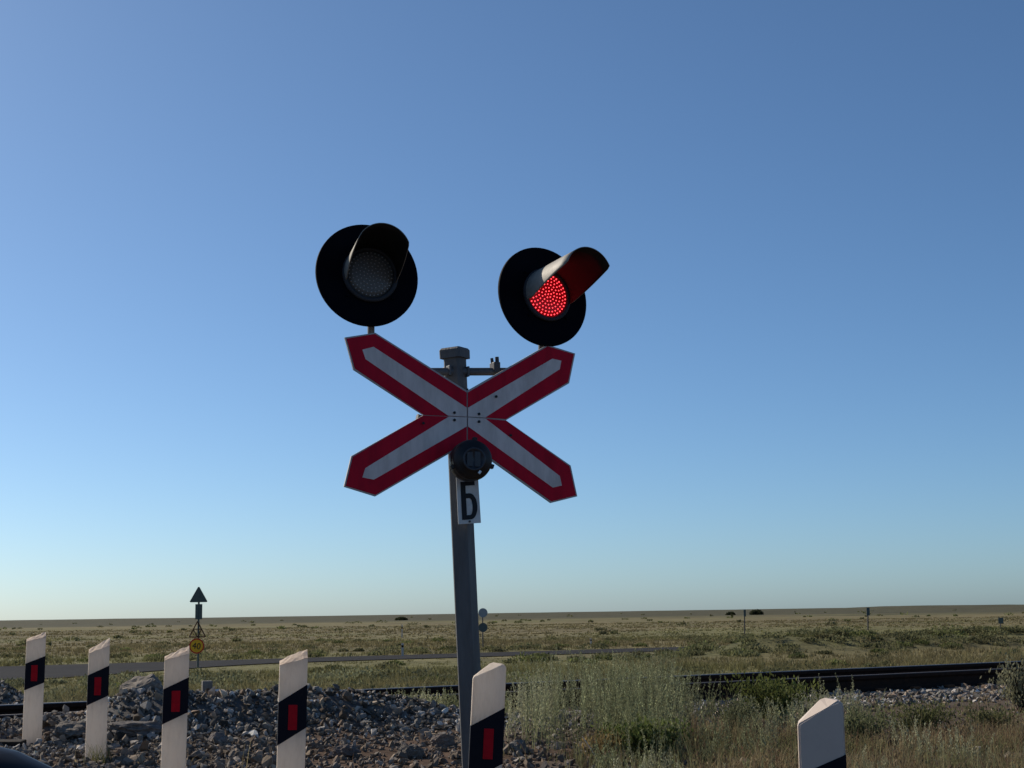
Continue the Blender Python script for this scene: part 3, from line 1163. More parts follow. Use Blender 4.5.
panel("crossbuck_panel", [(521, 368.5), (590, 372.6), (668, 380.6), (913, 552), (938, 669), (838, 694), (521, 468)],
      [(522.5, 370.2), (590, 374.2), (667, 382.2), (908, 555), (932, 665), (839, 688), (522.5, 461)],
      [(522.5, 370.2), (588, 374.0), (870, 592), (878, 628), (844, 636), (522.5, 404)], [(563, 386), (683, 438)])
# carrier straps behind the panels
mb = MB()
for (a, b_) in (((330, 368), (372, 380)),):
    p0, p1 = on_plane(*zp(*a), PC - nb * 0.035, nb), on_plane(*zp(*b_), PC - nb * 0.035, nb)
    mb.tube(p0, p1, 0.016, seg=10)
c0 = on_plane(467, 400, PC - nb * 0.04, nb)
c1 = on_plane(467, 440, PC - nb * 0.04, nb)
for c in (c0, c1):
    mb.box((-0.16, -0.012, -0.018), (0.16, 0.012, 0.018), 0, frame(c, hb, nb, Vector((0, 0, 1))), ch=0.003)
for (pa, pb2) in (((519.9, 260), (519.9, 470)), ((356, 361.5), (519.9, 368.3)), ((519.9, 368.3), (664, 380))):  # rods added behind the joints to block sky light through the gaps
    p0, p1 = on_plane(*zp(*pa), PC - nb * 0.018, nb), on_plane(*zp(*pb2), PC - nb * 0.018, nb)
    mb.tube(p0, p1, 0.007, seg=6)
mb.build("sign_bracket", ["dark_metal"], sig)

# warning bell: round drum with ringed front
bc = at(469.2, 461.3, 7.42)
Bb = R(14)
ax = Vector((math.sin(Bb), -math.cos(Bb), 0.0)).normalized()
hx = Vector((math.cos(Bb), math.sin(Bb), 0))
mB = frame(bc, hx, ax.cross(hx), ax)
mb = MB()
mb.lathe([(0, -0.02), (0.090, -0.02), (0.099, -0.008), (0.100, 0.05), (0.095, 0.062), (0.098, 0.066), (0.094, 0.085), (0.080, 0.098), (0.060, 0.102), (0.058, 0.108), (0, 0.108)], mB, 48, 0)
for k in range(3):
    t = R((-18, 80, 198)[k])
    q = Vector((0.101 * math.cos(t), 0.101 * math.sin(t), 0.055))
    mb.box((-0.010, -0.008, -0.018), (0.010, 0.012, 0.018), 0, mB @ Matrix.Translation(q) @ Matrix.Rotation(t, 4, "Z"), ch=0.002)
mb.tube(bc - ax * 0.02, bc - ax * 0.14, 0.03, seg=16)
bell = mb.build("warning_bell", ["bell_black"], sig)
mb = MB()
mb.lathe([(0.056, 0.1085), (0.056, 0.116), (0.052, 0.118), (0.046, 0.116), (0.044, 0.110), (0.0, 0.110)], mB, 40, 0)
for xx in (-0.021, 0.017):
    hgt = math.sqrt(max(0.0, 0.040 ** 2 - xx * xx))
    mb.box((xx - 0.014, -hgt, 0.1105), (xx + 0.014, hgt, 0.1135), 0, mB, ch=0.001)
mb.build("sound_grille", ["bell_ring"], bell)
mb = MB()
q = Vector((0.028, -0.062, 0.1005))
mb.box((-0.007, -0.009, -0.004), (0.007, 0.009, 0.006), 0, mB @ Matrix.Translation(q) @ Matrix.Rotation(R(-35), 4, "Z"), ch=0.002)
mb.build("latch", ["alloy"], bell)

# letter plate
pn = R(8)
nP = Vector((math.sin(pn), -math.cos(pn), 0))
P0 = at(468, 502, 7.50)
cs = [on_plane(*p, P0, nP) for p in ((456.3, 480.0), (478.2, 478.5), (481.0, 522.8), (458.4, 524.2))]
ux, uy = (cs[1] - cs[0]), (cs[3] - cs[0])


def pu(u, v):
    return cs[0] * (1 - u) * (1 - v) + cs[1] * u * (1 - v) + cs[2] * u * v + cs[3] * (1 - u) * v


mb = MB()
mb.prism([pu(0, -0.06), pu(1, -0.06), pu(1, 1), pu(0, 1)], -nP * 0.006, 0)
plate = mb.build("letter_plate", ["plate_white"], sig)
mb = MB()


def ink(poly):
    mb.prism([pu(u, v) + nP * 0.0025 for u, v in poly], -nP * 0.002, 0)


# the letter: stem, top bar, and a bowl built of a ring of quads
ink([(0.175, 0.05), (0.395, 0.05), (0.395, 0.91), (0.175, 0.91)])
ink([(0.397, 0.05), (0.82, 0.05), (0.82, 0.145), (0.397, 0.145)])
cxr, w0, w1 = 0.54, 0.345, 0.13
yo0, yo1, yi0, yi1 = 0.32, 0.91, 0.43, 0.81
oc, ic = [], []
steps = 14
for i in range(steps + 1):
    t = -math.pi / 2 + math.pi * i / steps
    sx_ = math.copysign(abs(math.cos(t)) ** 0.9, math.cos(t))
    oc.append((cxr + w0 * sx_, (yo0 + yo1) / 2 + (yo1 - yo0) / 2 * math.sin(t)))
    ic.append((cxr + w1 * sx_, (yi0 + yi1) / 2 + (yi1 - yi0) / 2 * math.sin(t)))
oc = [(0.397, yo0)] + oc + [(0.397, yo1)]
ic = [(0.397, yi0)] + ic + [(0.397, yi1)]
ink(oc + ic[::-1])
mb.build("letter", ["ink"], plate)
mb = MB()
q = pu(0.5, 0.955) + nP * 0.001
mb.tube(q, q + nP * 0.005, 0.006, seg=8)
mb.build("bolt", ["dark_metal"], plate)

# ------------------------------------------------------------------ far signs


def poly_sign(mb, pts, c, w, mat, th=0.012, dy=0.0):
    mb.prism([(c[0] + x * w, c[1] + dy, c[2] + z * w) for x, z in pts], (0, th, 0), mat)


def circle(n=32, r=1.0):
    return [(r * math.cos(2 * math.pi * i / n), r * math.sin(2 * math.pi * i / n)) for i in range(n)]


YS = 60.0
base = at(197.5, 668, YS)
gz_ = H1(base.x, base.y)
sg = empty("road_sign", (base.x, base.y, gz_))
tag(sg, "tall sign pole carrying a triangle and a round yellow sign reading 40", "road sign")


def Zs(py, px=197.5, Y=YS):
    return at(px, py, Y).z


mb = MB()
x0, y0 = base.x, base.y
mb.tube((x0, y0 + 0.06, gz_ - 0.4), (x0, y0 + 0.06, Zs(588)), 0.038, seg=12)
mb.build("pole", ["sign_back"], sg)
tri = [(-0.5, -0.29), (-0.44, -0.33), (0.44, -0.33), (0.5, -0.29), (0.04, 0.52), (-0.04, 0.52)]
mb = MB()
c = at(198.6, 596.3, YS)
poly_sign(mb, tri, c, 0.69, 0)
mb.box((c.x - 0.2, c.y + 0.014, c.z - 0.03), (c.x + 0.2, c.y + 0.03, c.z + 0.0), 0)
mb.build("triangle_sign", ["sign_back"], sg)
mb = MB()
c = at(198.7, 611.7, YS)
mb.box((c.x - 0.135, c.y, c.z - 0.29), (c.x + 0.135, c.y + 0.02, c.z + 0.29), 0, ch=0.006)
mb.box((c.x - 0.012, c.y - 0.004, c.z - 0.28), (c.x + 0.012, c.y - 0.001, c.z + 0.28), 1)
mb.build("sign_plate", ["sign_back", "dark_metal"], sg)
# open triangular frame
mb = MB()
c = at(197.4, 630, YS)
tv = [Vector((c.x - 0.31, c.y, c.z - 0.26)), Vector((c.x + 0.31, c.y, c.z - 0.26)), Vector((c.x, c.y, c.z + 0.33))]
for i in range(3):
    mb.tube(tv[i], tv[(i + 1) % 3], 0.024, seg=8)
mb.tube((tv[0] + tv[2]) / 2, (tv[0] + tv[1]) / 2, 0.018, seg=8)
mb.tube((tv[1] + tv[2]) / 2, (tv[0] + tv[1]) / 2, 0.018, seg=8)
mb.tube((tv[1] + tv[2]) / 2, (tv[0] + tv[2]) / 2, 0.018, seg=8)
mb.build("triangle_frame", ["rust"], sg)
mb = MB()
c = at(196.7, 646, YS)
poly_sign(mb, circle(40), c, 0.29, 0, 0.012)
ci_, co_ = circle(40, 0.84), circle(40, 0.99)
vs = [(c.x + x * 0.29, c.y - 0.003, c.z + z * 0.29) for x, z in co_] + [(c.x + x * 0.29, c.y - 0.003, c.z + z * 0.29) for x, z in ci_]
mb.add(vs, [[k, (k + 1) % 40, 40 + (k + 1) % 40, 40 + k] for k in range(40)], 1)


def stroke(mb, a, b, wd, c, s, mat, dy, rot=0.0):
    a, b = Vector((a[0], 0, a[1])), Vector((b[0], 0, b[1]))
    d = (b - a).normalized()
    p = Vector((-d.z, 0, d.x)) * wd / 2
    pts = [a - p - d * wd / 2, b - p + d * wd / 2, b + p + d * wd / 2, a + p - d * wd / 2]
    cr, sr = math.cos(rot), math.sin(rot)
    mb.prism([(c.x + s * (q.x * cr - q.z * sr), c.y + dy, c.z + s * (q.x * sr + q.z * cr)) for q in pts], (0, 0.001, 0), mat)


for k, (a, b) in enumerate((((-0.20, 0.34), (-0.50, -0.10)), ((-0.50, -0.10), (-0.08, -0.10)), ((-0.20, 0.34), (-0.20, -0.34)))):
    stroke(mb, a, b, 0.11, c, 0.29, 2, -0.005 - 0.0015 * k, R(-8))
zo = [(0.08 + 0.19 + 0.19 * math.cos(t), 0.36 * math.sin(t)) for t in [2 * math.pi * i / 14 for i in range(14)]]
for i in range(14):
    stroke(mb, zo[i], zo[(i + 1) % 14], 0.11, c, 0.29, 2, -0.005 - 0.0015 * (i % 2), R(-8))
mb.build("speed_plate", ["sign_yellow", "sign_red", "ink"], sg)

# round sign behind the mast
YS2 = 92.0
base = at(483, 651, YS2)
gz_ = H1(base.x, base.y)
sg = empty("road_sign", (base.x, base.y, gz_))
tag(sg, "pale round sign above a dark one on a thin pole beside the mast", "road sign")
mb = MB()
mb.tube((base.x, base.y + 0.05, gz_ - 0.4), (base.x, base.y + 0.05, at(483, 610, YS2).z), 0.035, seg=12)
mb.build("pole", ["dark_metal"], sg)
for py, mt in ((612.8, "disc_grey"), (627.5, "sign_back")):
    mb = MB()
    c = at(483, py, YS2)
    poly_sign(mb, circle(32), c, 0.27, 0, 0.012)
    mb.tube((c.x - 0.15, c.y + 0.025, c.z), (c.x + 0.15, c.y + 0.025, c.z), 0.012, seg=8)
    o = mb.build("round_plate", [mt], sg)

# thin poles with narrow plates on the right, and the far small sign
for px, pt_, pb_, Y, ph, pw, lab in ((744.5, 609.5, 640, 110, 7, 0.16, "thin dark marker pole left of a similar one on the plain right of the mast"),
                                     (867.8, 607.5, 641, 100, 8, 0.20, "tallest thin dark marker pole on the right, its top level with the horizon"),
                                     (1000.5, 617.5, 633, 130, 6, 0.42, "small far sign with a wide dark plate near the right picture edge")):
    b_ = at(px, pb_, Y)
    t_ = at(px, pt_, Y)
    gz_ = H1(b_.x, b_.y)
    rt = empty("marker_pole", (b_.x, b_.y, gz_))
    tag(rt, lab, "marker pole", "thin poles standing on the plain")
    mb = MB()
    mb.tube((b_.x, b_.y, gz_ - 0.4), (t_.x, t_.y, t_.z), 0.042, seg=10)
    mb.build("pole", ["dark_metal"], rt)
    mb = MB()
    z0 = at(px, pt_ + ph, Y).z
    mb.box((t_.x - pw / 2, t_.y - 0.06, z0), (t_.x + pw / 2, t_.y - 0.045, t_.z), 0, ch=0.004)
    mb.build("plate", ["sign_back"], rt)

# small white delineator posts by the far road
dels = ((402.5, 643, 653, 82, "small white roadside post left of the mast, on the near side of the far road"),
        (591, 640, 648, 96, "small white roadside post right of the mast, behind the far road"),
        (402, 624.5, 631.5, 150, "far white roadside post left of the mast, well behind the far road"))
for px, pt_, pb_, Y, lab in dels:
    b_, t_ = at(px, pb_, Y), at(px, pt_, Y)
    gz_ = H1(b_.x, b_.y)
    mb = MB()
    w = 0.055
    h_ = max(0.5, t_.z - gz_)
    mb.box((-w, -w, -0.2), (w, w, h_), 0, ch=0.012)
    mb.box((-w - 0.004, -w - 0.004, h_ * 0.68), (w + 0.004, w + 0.004, h_ * 0.84), 1, ch=0.001)
    o = mb.build("roadside_post", ["white_plastic", "black_band"])
    o.location = (b_.x, b_.y, gz_)
    tag(o, lab, "roadside post", "white roadside posts by the far road")

# ------------------------------------------------------------------ vegetation


def blades(base, h, wdt, lean, col0, col1, g, seg=3):
    """tapered curved blades. base (n,3); returns V (n*(2seg+1)), tris"""
    n = len(base)
    az = g.uniform(0, 2 * np.pi, n)
    dirx, diry = np.cos(az) * lean, np.sin(az) * lean
    fa = g.uniform(0, 2 * np.pi, n)
    wx, wy = np.cos(fa) * wdt / 2, np.sin(fa) * wdt / 2
    Vs, Cs = [], []
    for k in range(seg + 1):
        t = k / seg
        cx = base[:, 0] + dirx * h * t ** 1.8
        cy = base[:, 1] + diry * h * t ** 1.8
        cz = base[:, 2] + h * t * (1 - 0.25 * lean * t)
        tw = 1 - 0.85 * t
        c = col0 * (1 - t) + col1 * t
        Vs.append(np.stack([cx - wx * tw, cy - wy * tw, cz], -1)); Cs.append(c)
        Vs.append(np.stack([cx + wx * tw, cy + wy * tw, cz], -1)); Cs.append(c)
    m = 2 * (seg + 1)
    V = np.stack(Vs, 1).reshape(-1, 3)
    C = np.stack(Cs, 1).reshape(-1, 3)
    o = (np.arange(n) * m)[:, None, None]
    q = np.array([[2 * k, 2 * k + 1, 2 * k + 3, 2 * k + 2] for k in range(seg)])[None]
    return V, (q + o).reshape(-1, 4), C


def leaf_quads(c, size, col, g, upright=0.5, slim=0.45):
    """small rhombic leaves at points c"""
    n = len(c)
    d = g.normal(size=(n, 3))
    d[:, 2] = np.abs(d[:, 2]) * (1 + upright * 2) + upright * 0.6
    d /= np.linalg.norm(d, axis=1)[:, None]
    e = np.cross(d, g.normal(size=(n, 3)))
    e /= np.linalg.norm(e, axis=1)[:, None] + 1e-9
    s = size[:, None]
    V = np.stack([c, c + d * s * 0.5 + e * s * slim * 0.5, c + d * s, c + d * s * 0.5 - e * s * slim * 0.5], 1).reshape(-1, 3)
    Fq = np.arange(n * 4).reshape(-1, 4)
    return V, Fq, np.repeat(col, 4, 0)


def merge(parts):
    Vs, Fs, Cs = [], [], []
    o = 0
    for V, Fq, C in parts:
        Vs.append(V); Fs.append(Fq + o); Cs.append(C)
        o += len(V)
    return np.concatenate(Vs), np.concatenate(Fs), np.concatenate(Cs)


def tall_weeds(px, py, g, hlo, hhi, col, stems=(4, 9), spread=0.07, leafn=46, lsz=0.024):
    """wormwood-like plants: several upright stems with small leaves and bud spikes; (px,py) plant positions in metres"""
    parts = []
    k = g.integers(stems[0], stems[1], len(px))
    bx = np.repeat(px, k) + g.normal(0, spread, k.sum())
    by = np.repeat(py, k) + g.normal(0, spread, k.sum())
    bz = Hq(bx, by) - 0.02
    hp = np.repeat(g.uniform(hlo, hhi) if np.isscalar(hlo) else g.uniform(hlo, hhi), k) * g.uniform(0.65, 1.12, k.sum())
    n = len(bx)
    base = np.stack([bx, by, bz], -1)
    lean = g.uniform(0.02, 0.28, n)
    tintp = np.repeat(col * g.lognormal(0, 0.22, (len(px), 1)), k, 0)
    az = g.uniform(0, 2 * np.pi, n)
    # stems
    seg = 4
    Vs, Cs = [], []
    w = 0.006
    fa = g.uniform(0, np.pi, n)
    for j in range(seg + 1):
        t = j / seg
        cx = bx + np.cos(az) * lean * hp * t ** 1.7
        cy = by + np.sin(az) * lean * hp * t ** 1.7
        cz = bz + hp * t
        tw = w * (1 - 0.7 * t) / 2
        Vs += [np.stack([cx - np.cos(fa) * tw, cy - np.sin(fa) * tw, cz], -1), np.stack([cx + np.cos(fa) * tw, cy + np.sin(fa) * tw, cz], -1)]
        Cs += [tintp * 0.85] * 2
    m = 2 * (seg + 1)
    q = np.array([[2 * a, 2 * a + 1, 2 * a + 3, 2 * a + 2] for a in range(seg)])[None]
    parts.append((np.stack(Vs, 1).reshape(-1, 3), (q + (np.arange(n) * m)[:, None, None]).reshape(-1, 4), np.stack(Cs, 1).reshape(-1, 3)))
    # leaves along the stems
    si = np.repeat(np.arange(n), leafn)
    t = g.uniform(0.12, 1.0, len(si)) ** 0.85
    rad_ = (0.030 * (1 - t) + 0.006) * g.uniform(0.2, 1, len(si))
    a2 = g.uniform(0, 2 * np.pi, len(si))
    c = np.stack([bx[si] + np.cos(az[si]) * lean[si] * hp[si] * t ** 1.7 + rad_ * np.cos(a2),
                  by[si] + np.sin(az[si]) * lean[si] * hp[si] * t ** 1.7 + rad_ * np.sin(a2), bz[si] + hp[si] * t], -1)
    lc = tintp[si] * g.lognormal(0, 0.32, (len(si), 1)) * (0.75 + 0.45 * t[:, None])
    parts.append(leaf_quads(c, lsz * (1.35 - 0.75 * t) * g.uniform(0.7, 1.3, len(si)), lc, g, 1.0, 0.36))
    return parts


def scatter(n, x0, x1, y0, y1, g):
    return g.uniform(x0, x1, n), g.uniform(y0, y1, n)


g = np.random.default_rng(21)
silver = np.array([0.290, 0.285, 0.180])
sage = np.array([0.205, 0.215, 0.115])
greenw = np.array([0.085, 0.120, 0.030])
# main stand of tall pale weeds right of the mast
x, y = scatter(7600, -1.6, 10.5, 6.0, 20.5, g)
s, n = sn(x, y)
ppx = 512 + F * x / y
dens = np.zeros(len(x))
core = sstep(505, 540, ppx) * sstep(692, 632, ppx) * (0.55 + 0.45 * sstep(0.36, 0.58, fbm(x * 1.6, y * 1.6, 171))) * sstep(10.9, 11.7, y - 0.1 * x) * (n < 12.2)
dens = np.maximum(dens, 0.78 * core)
mid = sstep(640, 700, ppx) * sstep(890, 840, ppx) * (n < 11.4) * sstep(11.2, 12.4, y) * 0.18
dens = np.maximum(dens, mid)
lowr = (ppx > 590) * (n < 10.4 - 2.0 * sstep(2.0, 3.0, x)) * 0.07
dens = np.maximum(dens, lowr)
beh = sstep(390, 420, ppx) * sstep(520, 470, ppx) * (n > 12.0) * (n < 12.6) * 0.8
dens = np.maximum(dens, beh)
kp = (g.uniform(size=len(x)) < dens) & in_view(x, y, 0.20)
x, y, ppx, n = x[kp], y[kp], ppx[kp], n[kp]
hh = 0.31 + 0.25 * sstep(500, 545, ppx) * sstep(705, 645, ppx) - 0.03 * (ppx > 740) - 0.06 * (n > 11.9) * (ppx < 520)
hh = hh * (0.55 + 0.45 * sstep(10.3, 11.6, y))
mixc = sstep(0.42, 0.6, fbm(x * 0.9, y * 0.9, 131))[:, None]
cc = silver * (1 - mixc) + sage * mixc
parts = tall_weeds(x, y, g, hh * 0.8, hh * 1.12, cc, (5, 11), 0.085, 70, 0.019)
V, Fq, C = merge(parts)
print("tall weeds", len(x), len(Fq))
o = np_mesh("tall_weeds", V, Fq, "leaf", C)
tag(o, "tall wispy silvery-green weeds standing in front of the rails", "weeds", kind="stuff")

# dry low grass and herbs on the verge at lower right, thin on the left
x, y = scatter(86000, -5.5, 10.0, 4.6, 19.5, g)
s, n = sn(x, y)
ppx = 512 + F * x / y
pn_ = fbm(x * 1.1, y * 1.1, 141)
dens = sstep(540, 640, ppx + 60 * (pn_ - 0.5)) * (n < 11.3) * (0.25 + 0.75 * sstep(0.35, 0.6, pn_))
dens = np.maximum(dens, 0.045 * (n < 10.8) * sstep(0.45, 0.65, pn_))
dens *= np.where(n > 10.2 - 1.0 * sstep(2.2, 3.4, x), 0.10, 1.0)
kp = (g.uniform(size=len(x)) < dens) & in_view(x, y, 0.20)
x, y = x[kp], y[kp]
pn_ = fbm(x * 0.7, y * 0.7, 151)
nb_ = 5
bx = np.repeat(x, nb_) + g.normal(0, 0.03, len(x) * nb_)
by = np.repeat(y, nb_) + g.normal(0, 0.03, len(x) * nb_)
w1 = np.repeat(sstep(0.4, 0.6, pn_), nb_)[:, None]
w2 = (g.uniform(size=(len(bx), 1)) < 0.30)
drycol = np.array([0.25, 0.195, 0.11]) * (1 - w1) + np.array([0.150, 0.150, 0.068]) * w1
redcol = np.array([0.145, 0.095, 0.060])
cc = np.where(w2, redcol, drycol) * g.lognormal(0, 0.22, (len(bx), 1))
hb_ = g.uniform(0.05, 0.20, len(bx)) * (1 - 0.5 * sstep(8.2, 9.2, sn(bx, by)[1]) * sstep(1.8, 2.6, bx)) * np.repeat(g.uniform(0.6, 1.3, len(x)), nb_)
V1 = blades(np.stack([bx, by, Hq(bx, by) - 0.01], -1), hb_, 0.007 + 0 * hb_, g.uniform(0.1, 0.9, len(bx)), cc * 0.9, cc * 1.1, g, 2)
lc = np.stack([bx, by, Hq(bx, by)], -1)[::3]
lc = lc + np.stack([g.normal(0, 0.05, len(lc)), g.normal(0, 0.05, len(lc)), g.uniform(0, 0.11, len(lc))], -1)
L1 = leaf_quads(lc, g.uniform(0.012, 0.035, len(lc)), cc[::3], g, 0.3, 0.45)
# taller straw stems standing over it
ok_ = np.where(~((x > 2.0) & (sn(x, y)[1] > 8.6)))[0]
k_ = g.choice(ok_, 900, replace=False)
tx, ty = x[k_], y[k_]
tx, ty = np.repeat(tx, 3) + g.normal(0, 0.02, 2700), np.repeat(ty, 3) + g.normal(0, 0.02, 2700)
tcol = np.where(g.uniform(size=(2700, 1)) < 0.6, np.array([0.235, 0.20, 0.105]), np.array([0.185, 0.195, 0.10])) * g.lognormal(0, 0.2, (2700, 1))
V2 = blades(np.stack([tx, ty, Hq(tx, ty) - 0.01], -1), g.uniform(0.12, 0.32, 2700), np.full(2700, 0.0065), g.uniform(0.03, 0.3, 2700), tcol * 0.8, tcol * 1.1, g, 3)
V, Fq, C = merge([V1, L1, V2])
print("dry grass", len(x), len(Fq))
o = np_mesh("dry_grass", V, Fq, "leaf", C)
tag(o, "low dry reddish and straw-coloured grass covering the verge", "dry grass", kind="stuff")


def shrub(px, py, Y, rx, ry, rz, col, nleaf, lsz, name, label, cat, seed, group=None, stems=14, upr=0.6, far=False):
    g = np.random.default_rng(seed)
    b = at(px, py, Y)
    zg = H1(b.x, b.y)
    root = empty(name, (b.x, b.y, zg))
    tag(root, label, cat, group)
    # limbs
    mb = MB()
    tips = []
    for i in range(stems):
        a = g.uniform(0, 2 * math.pi)
        q = math.sqrt(g.uniform(0.02, 1))
        tip = Vector((rx * q * math.cos(a) * 0.85, ry * q * math.sin(a) * 0.85, rz * (0.5 if far else 1.0) * (0.55 + 0.45 * math.sqrt(max(0, 1 - q * q * 0.8))) * g.uniform(0.8, 1.1)))
        mid_ = Vector((tip.x * 0.35, tip.y * 0.35, tip.z * 0.5))
        r_ = 0.012 * rz if not far else 0.03 * rz
        mb.tube((0, 0, -0.05), mid_, r_, r_ * 0.7, 5)
        mb.tube(mid_, tip, r_ * 0.7, r_ * 0.3, 5)
        tips.append(tip)
    o = mb.build("stems", ["dark_brown"])
    o.parent = root
    T = np.array([t[:] for t in tips])
    per = nleaf // stems
    si = np.repeat(np.arange(stems), per)
    t = g.uniform(0.0 if far else 0.25, 1.03, len(si))
    c = T[si] * t[:, None]
    c[:, :2] *= (1.0 if far else 0.35 + 0.65 * t)[:, None] if not far else 1.0
    sp = 0.14 * (rx + rz) / 2
    c = c + g.normal(0, 1, c.shape) * np.array([sp, sp, sp * 0.7])
    if far:
        dd = g.normal(size=c.shape)
        dd /= np.linalg.norm(dd, axis=1)[:, None]
        dd *= g.uniform(0.2, 1, (len(dd), 1)) ** 0.4
        lump = 0.75 + 0.25 * np.sin(3.1 * np.arctan2(dd[:, 1], dd[:, 0]) + seed)
        c = np.stack([dd[:, 0] * rx * lump, dd[:, 1] * ry * lump, np.abs(dd[:, 2]) * rz * lump - 0.1], -1)
    c[:, 2] = np.maximum(c[:, 2], -0.1 if far else 0.0)
    tint = np.array(col)[None] * g.lognormal(0, 0.14, (stems, 1))[si] * g.lognormal(0, 0.18, (len(si), 1))
    V, Fq, C = leaf_quads(c, lsz * g.uniform(0.6, 1.4, len(si)), tint, g, upr, 0.45)
    f = np_mesh("foliage", V, Fq, "leaf_far" if far else "leaf", C)
    f.parent = root
    return root


SG = "low shrubs on the track verge"
shrub(648, 752, 11.0, 0.38, 0.30, 0.24, (0.105, 0.130, 0.040), 2600, 0.034, "shrub", "bright green low herb clump at the foot of the tall weeds", "shrub", 31, SG, 30)
shrub(600, 757, 10.9, 0.22, 0.22, 0.19, (0.23, 0.17, 0.075), 1100, 0.026, "shrub", "small yellow-brown herb clump left of the bright green clump", "shrub", 32, SG, 16)
shrub(772, 716, 13.6, 0.50, 0.35, 0.36, (0.105, 0.120, 0.036), 2600, 0.036, "shrub", "green bush in front of the rail, left of the nearest marker post", "shrub", 33, SG, 26)
shrub(1022, 712, 14.5, 0.34, 0.3, 0.46, (0.20, 0.195, 0.12), 1500, 0.034, "shrub", "pale upright shrub cut by the right picture edge before the rail", "shrub", 34, SG, 26, 1.0)
shrub(915, 727, 12.7, 0.62, 0.3, 0.21, (0.115, 0.120, 0.050), 2200, 0.026, "shrub", "long low green shrub below the ballast at right", "shrub", 35, SG, 26)
shrub(862, 726, 12.0, 0.34, 0.26, 0.22, (0.120, 0.130, 0.065), 1500, 0.026, "shrub", "grey-green shrub just right of the nearest marker post", "shrub", 36, SG, 22)
shrub(735, 722, 12.6, 0.30, 0.26, 0.26, (0.110, 0.118, 0.060), 1200, 0.026, "shrub", "dull green shrub between the tall weeds and the green bush", "shrub", 37, SG, 20)
shrub(990, 724, 12.9, 0.40, 0.28, 0.19, (0.125, 0.125, 0.058), 1500, 0.026, "shrub", "low olive shrub below the ballast, next to the right edge shrub", "shrub", 38, SG, 22)
# dry stalk
mb = MB()
a_ = at(600, 761, 10.6)
a_.z = H1(a_.x, a_.y)
mb.tube(a_, a_ + Vector((-0.055, 0.02, 0.10)), 0.005, 0.004, 6)
mb.tube(a_ + Vector((-0.055, 0.02, 0.10)), a_ + Vector((-0.115, 0.03, 0.19)), 0.004, 0.0025, 6)
o = mb.build("dry_stalk", ["raw_wood"], origin=a_)
tag(o, "single pale dry stalk leaning left in front of the tall weeds", "stalk")
# grass tuft at the second post
b = at(99, 764, 10.35)
bx = b.x + g.normal(0, 0.05, 70)
by = b.y + g.normal(0, 0.03, 70)
cc = np.array([0.14, 0.14, 0.065]) * g.lognormal(0, 0.2, (70, 1))
V, Fq, C = blades(np.stack([bx, by, Hq(bx, by) - 0.01], -1), g.uniform(0.06, 0.17, 70), np.full(70, 0.006), g.uniform(0.1, 0.8, 70), cc * 0.9, cc * 1.1, g, 3)
o = np_mesh("grass_tuft", V, Fq, "leaf", C)
tag(o, "small grass tuft at the foot of the second farthest marker post", "grass tuft")

# steppe grass beyond the track: many tufts, one mass
g = np.random.default_rng(41)
parts = []
for (y0, y1, cnt, hlo, hhi, wd, nb_) in ((15.5, 32, 9000, 0.10, 0.32, 0.016, 7), (32, 62, 15000, 0.10, 0.36, 0.028, 7), (62, 130, 19000, 0.07, 0.22, 0.06, 6), (130, 300, 16000, 0.06, 0.17, 0.16, 5)):
    u = g.uniform(size=cnt)
    y = np.sqrt(y0 ** 2 + u * (y1 ** 2 - y0 ** 2))
    x = g.uniform(-1, 1, cnt) * (0.333 + 0.07) * y
    s, n = sn(x, y)
    q = (x - QP[0]) * QN[0] + (y - QP[1]) * QN[1]
    q = np.where(q < 0, np.abs(np.minimum(q + flare((x - QP[0]) * QD[0] + (y - QP[1]) * QD[1]), 0)), q)
    cl = fbm(x / 3.2, y / 3.2, 161)
    q2 = (x - RP[0]) * RN[0] + (y - RP[1]) * RN[1]
    heap = np.exp(-((n - 16.9) / 0.85) ** 2 - ((s - 3.85) / 0.75) ** 2)
    kp = (n > 16.2) & (q > QW + 0.25) & (cl > 0.30) & ~((q2 > -0.6) & (q2 < 8)) & (heap < 0.25)
    x, y, cl = x[kp], y[kp], cl[kp]
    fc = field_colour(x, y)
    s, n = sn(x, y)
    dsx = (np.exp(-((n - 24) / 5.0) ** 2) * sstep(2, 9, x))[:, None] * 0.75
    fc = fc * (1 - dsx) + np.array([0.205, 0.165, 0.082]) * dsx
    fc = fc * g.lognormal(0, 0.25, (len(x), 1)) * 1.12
    hgt = g.uniform(hlo, hhi, len(x)) * (0.6 + 0.9 * sstep(0.35, 0.65, cl))
    tq = (x - QP[0]) * QD[0] + (y - QP[1]) * QD[1]
    qq = (x - QP[0]) * QN[0] + (y - QP[1]) * QN[1]
    hgt = hgt * (1 - 0.72 * sstep(-22, -10, qq + flare(tq)) * sstep(4, -3, qq) * sstep(14, 0, tq))
    bx = np.repeat(x, nb_) + g.normal(0, 0.6 * wd ** 0.35 * 0.35, len(x) * nb_)
    by = np.repeat(y, nb_) + g.normal(0, 0.6 * wd ** 0.35 * 0.35, len(x) * nb_)
    cb = np.repeat(fc, nb_, 0) * g.lognormal(0, 0.15, (len(bx), 1))
    parts.append(blades(np.stack([bx, by, Hq(bx, by) - 0.02], -1), np.repeat(hgt, nb_) * g.uniform(0.6, 1.2, len(bx)), np.full(len(bx), wd), g.uniform(0.1, 0.7, len(bx)), cb * 0.95, cb * 1.05, g, 2))
V, Fq, C = merge(parts)
print("steppe grass quads", len(Fq))
o = np_mesh("steppe_grass", V, Fq, "leaf_far", C)
tag(o, "olive and straw-coloured steppe grass covering the plain beyond the track", "grass", kind="stuff")

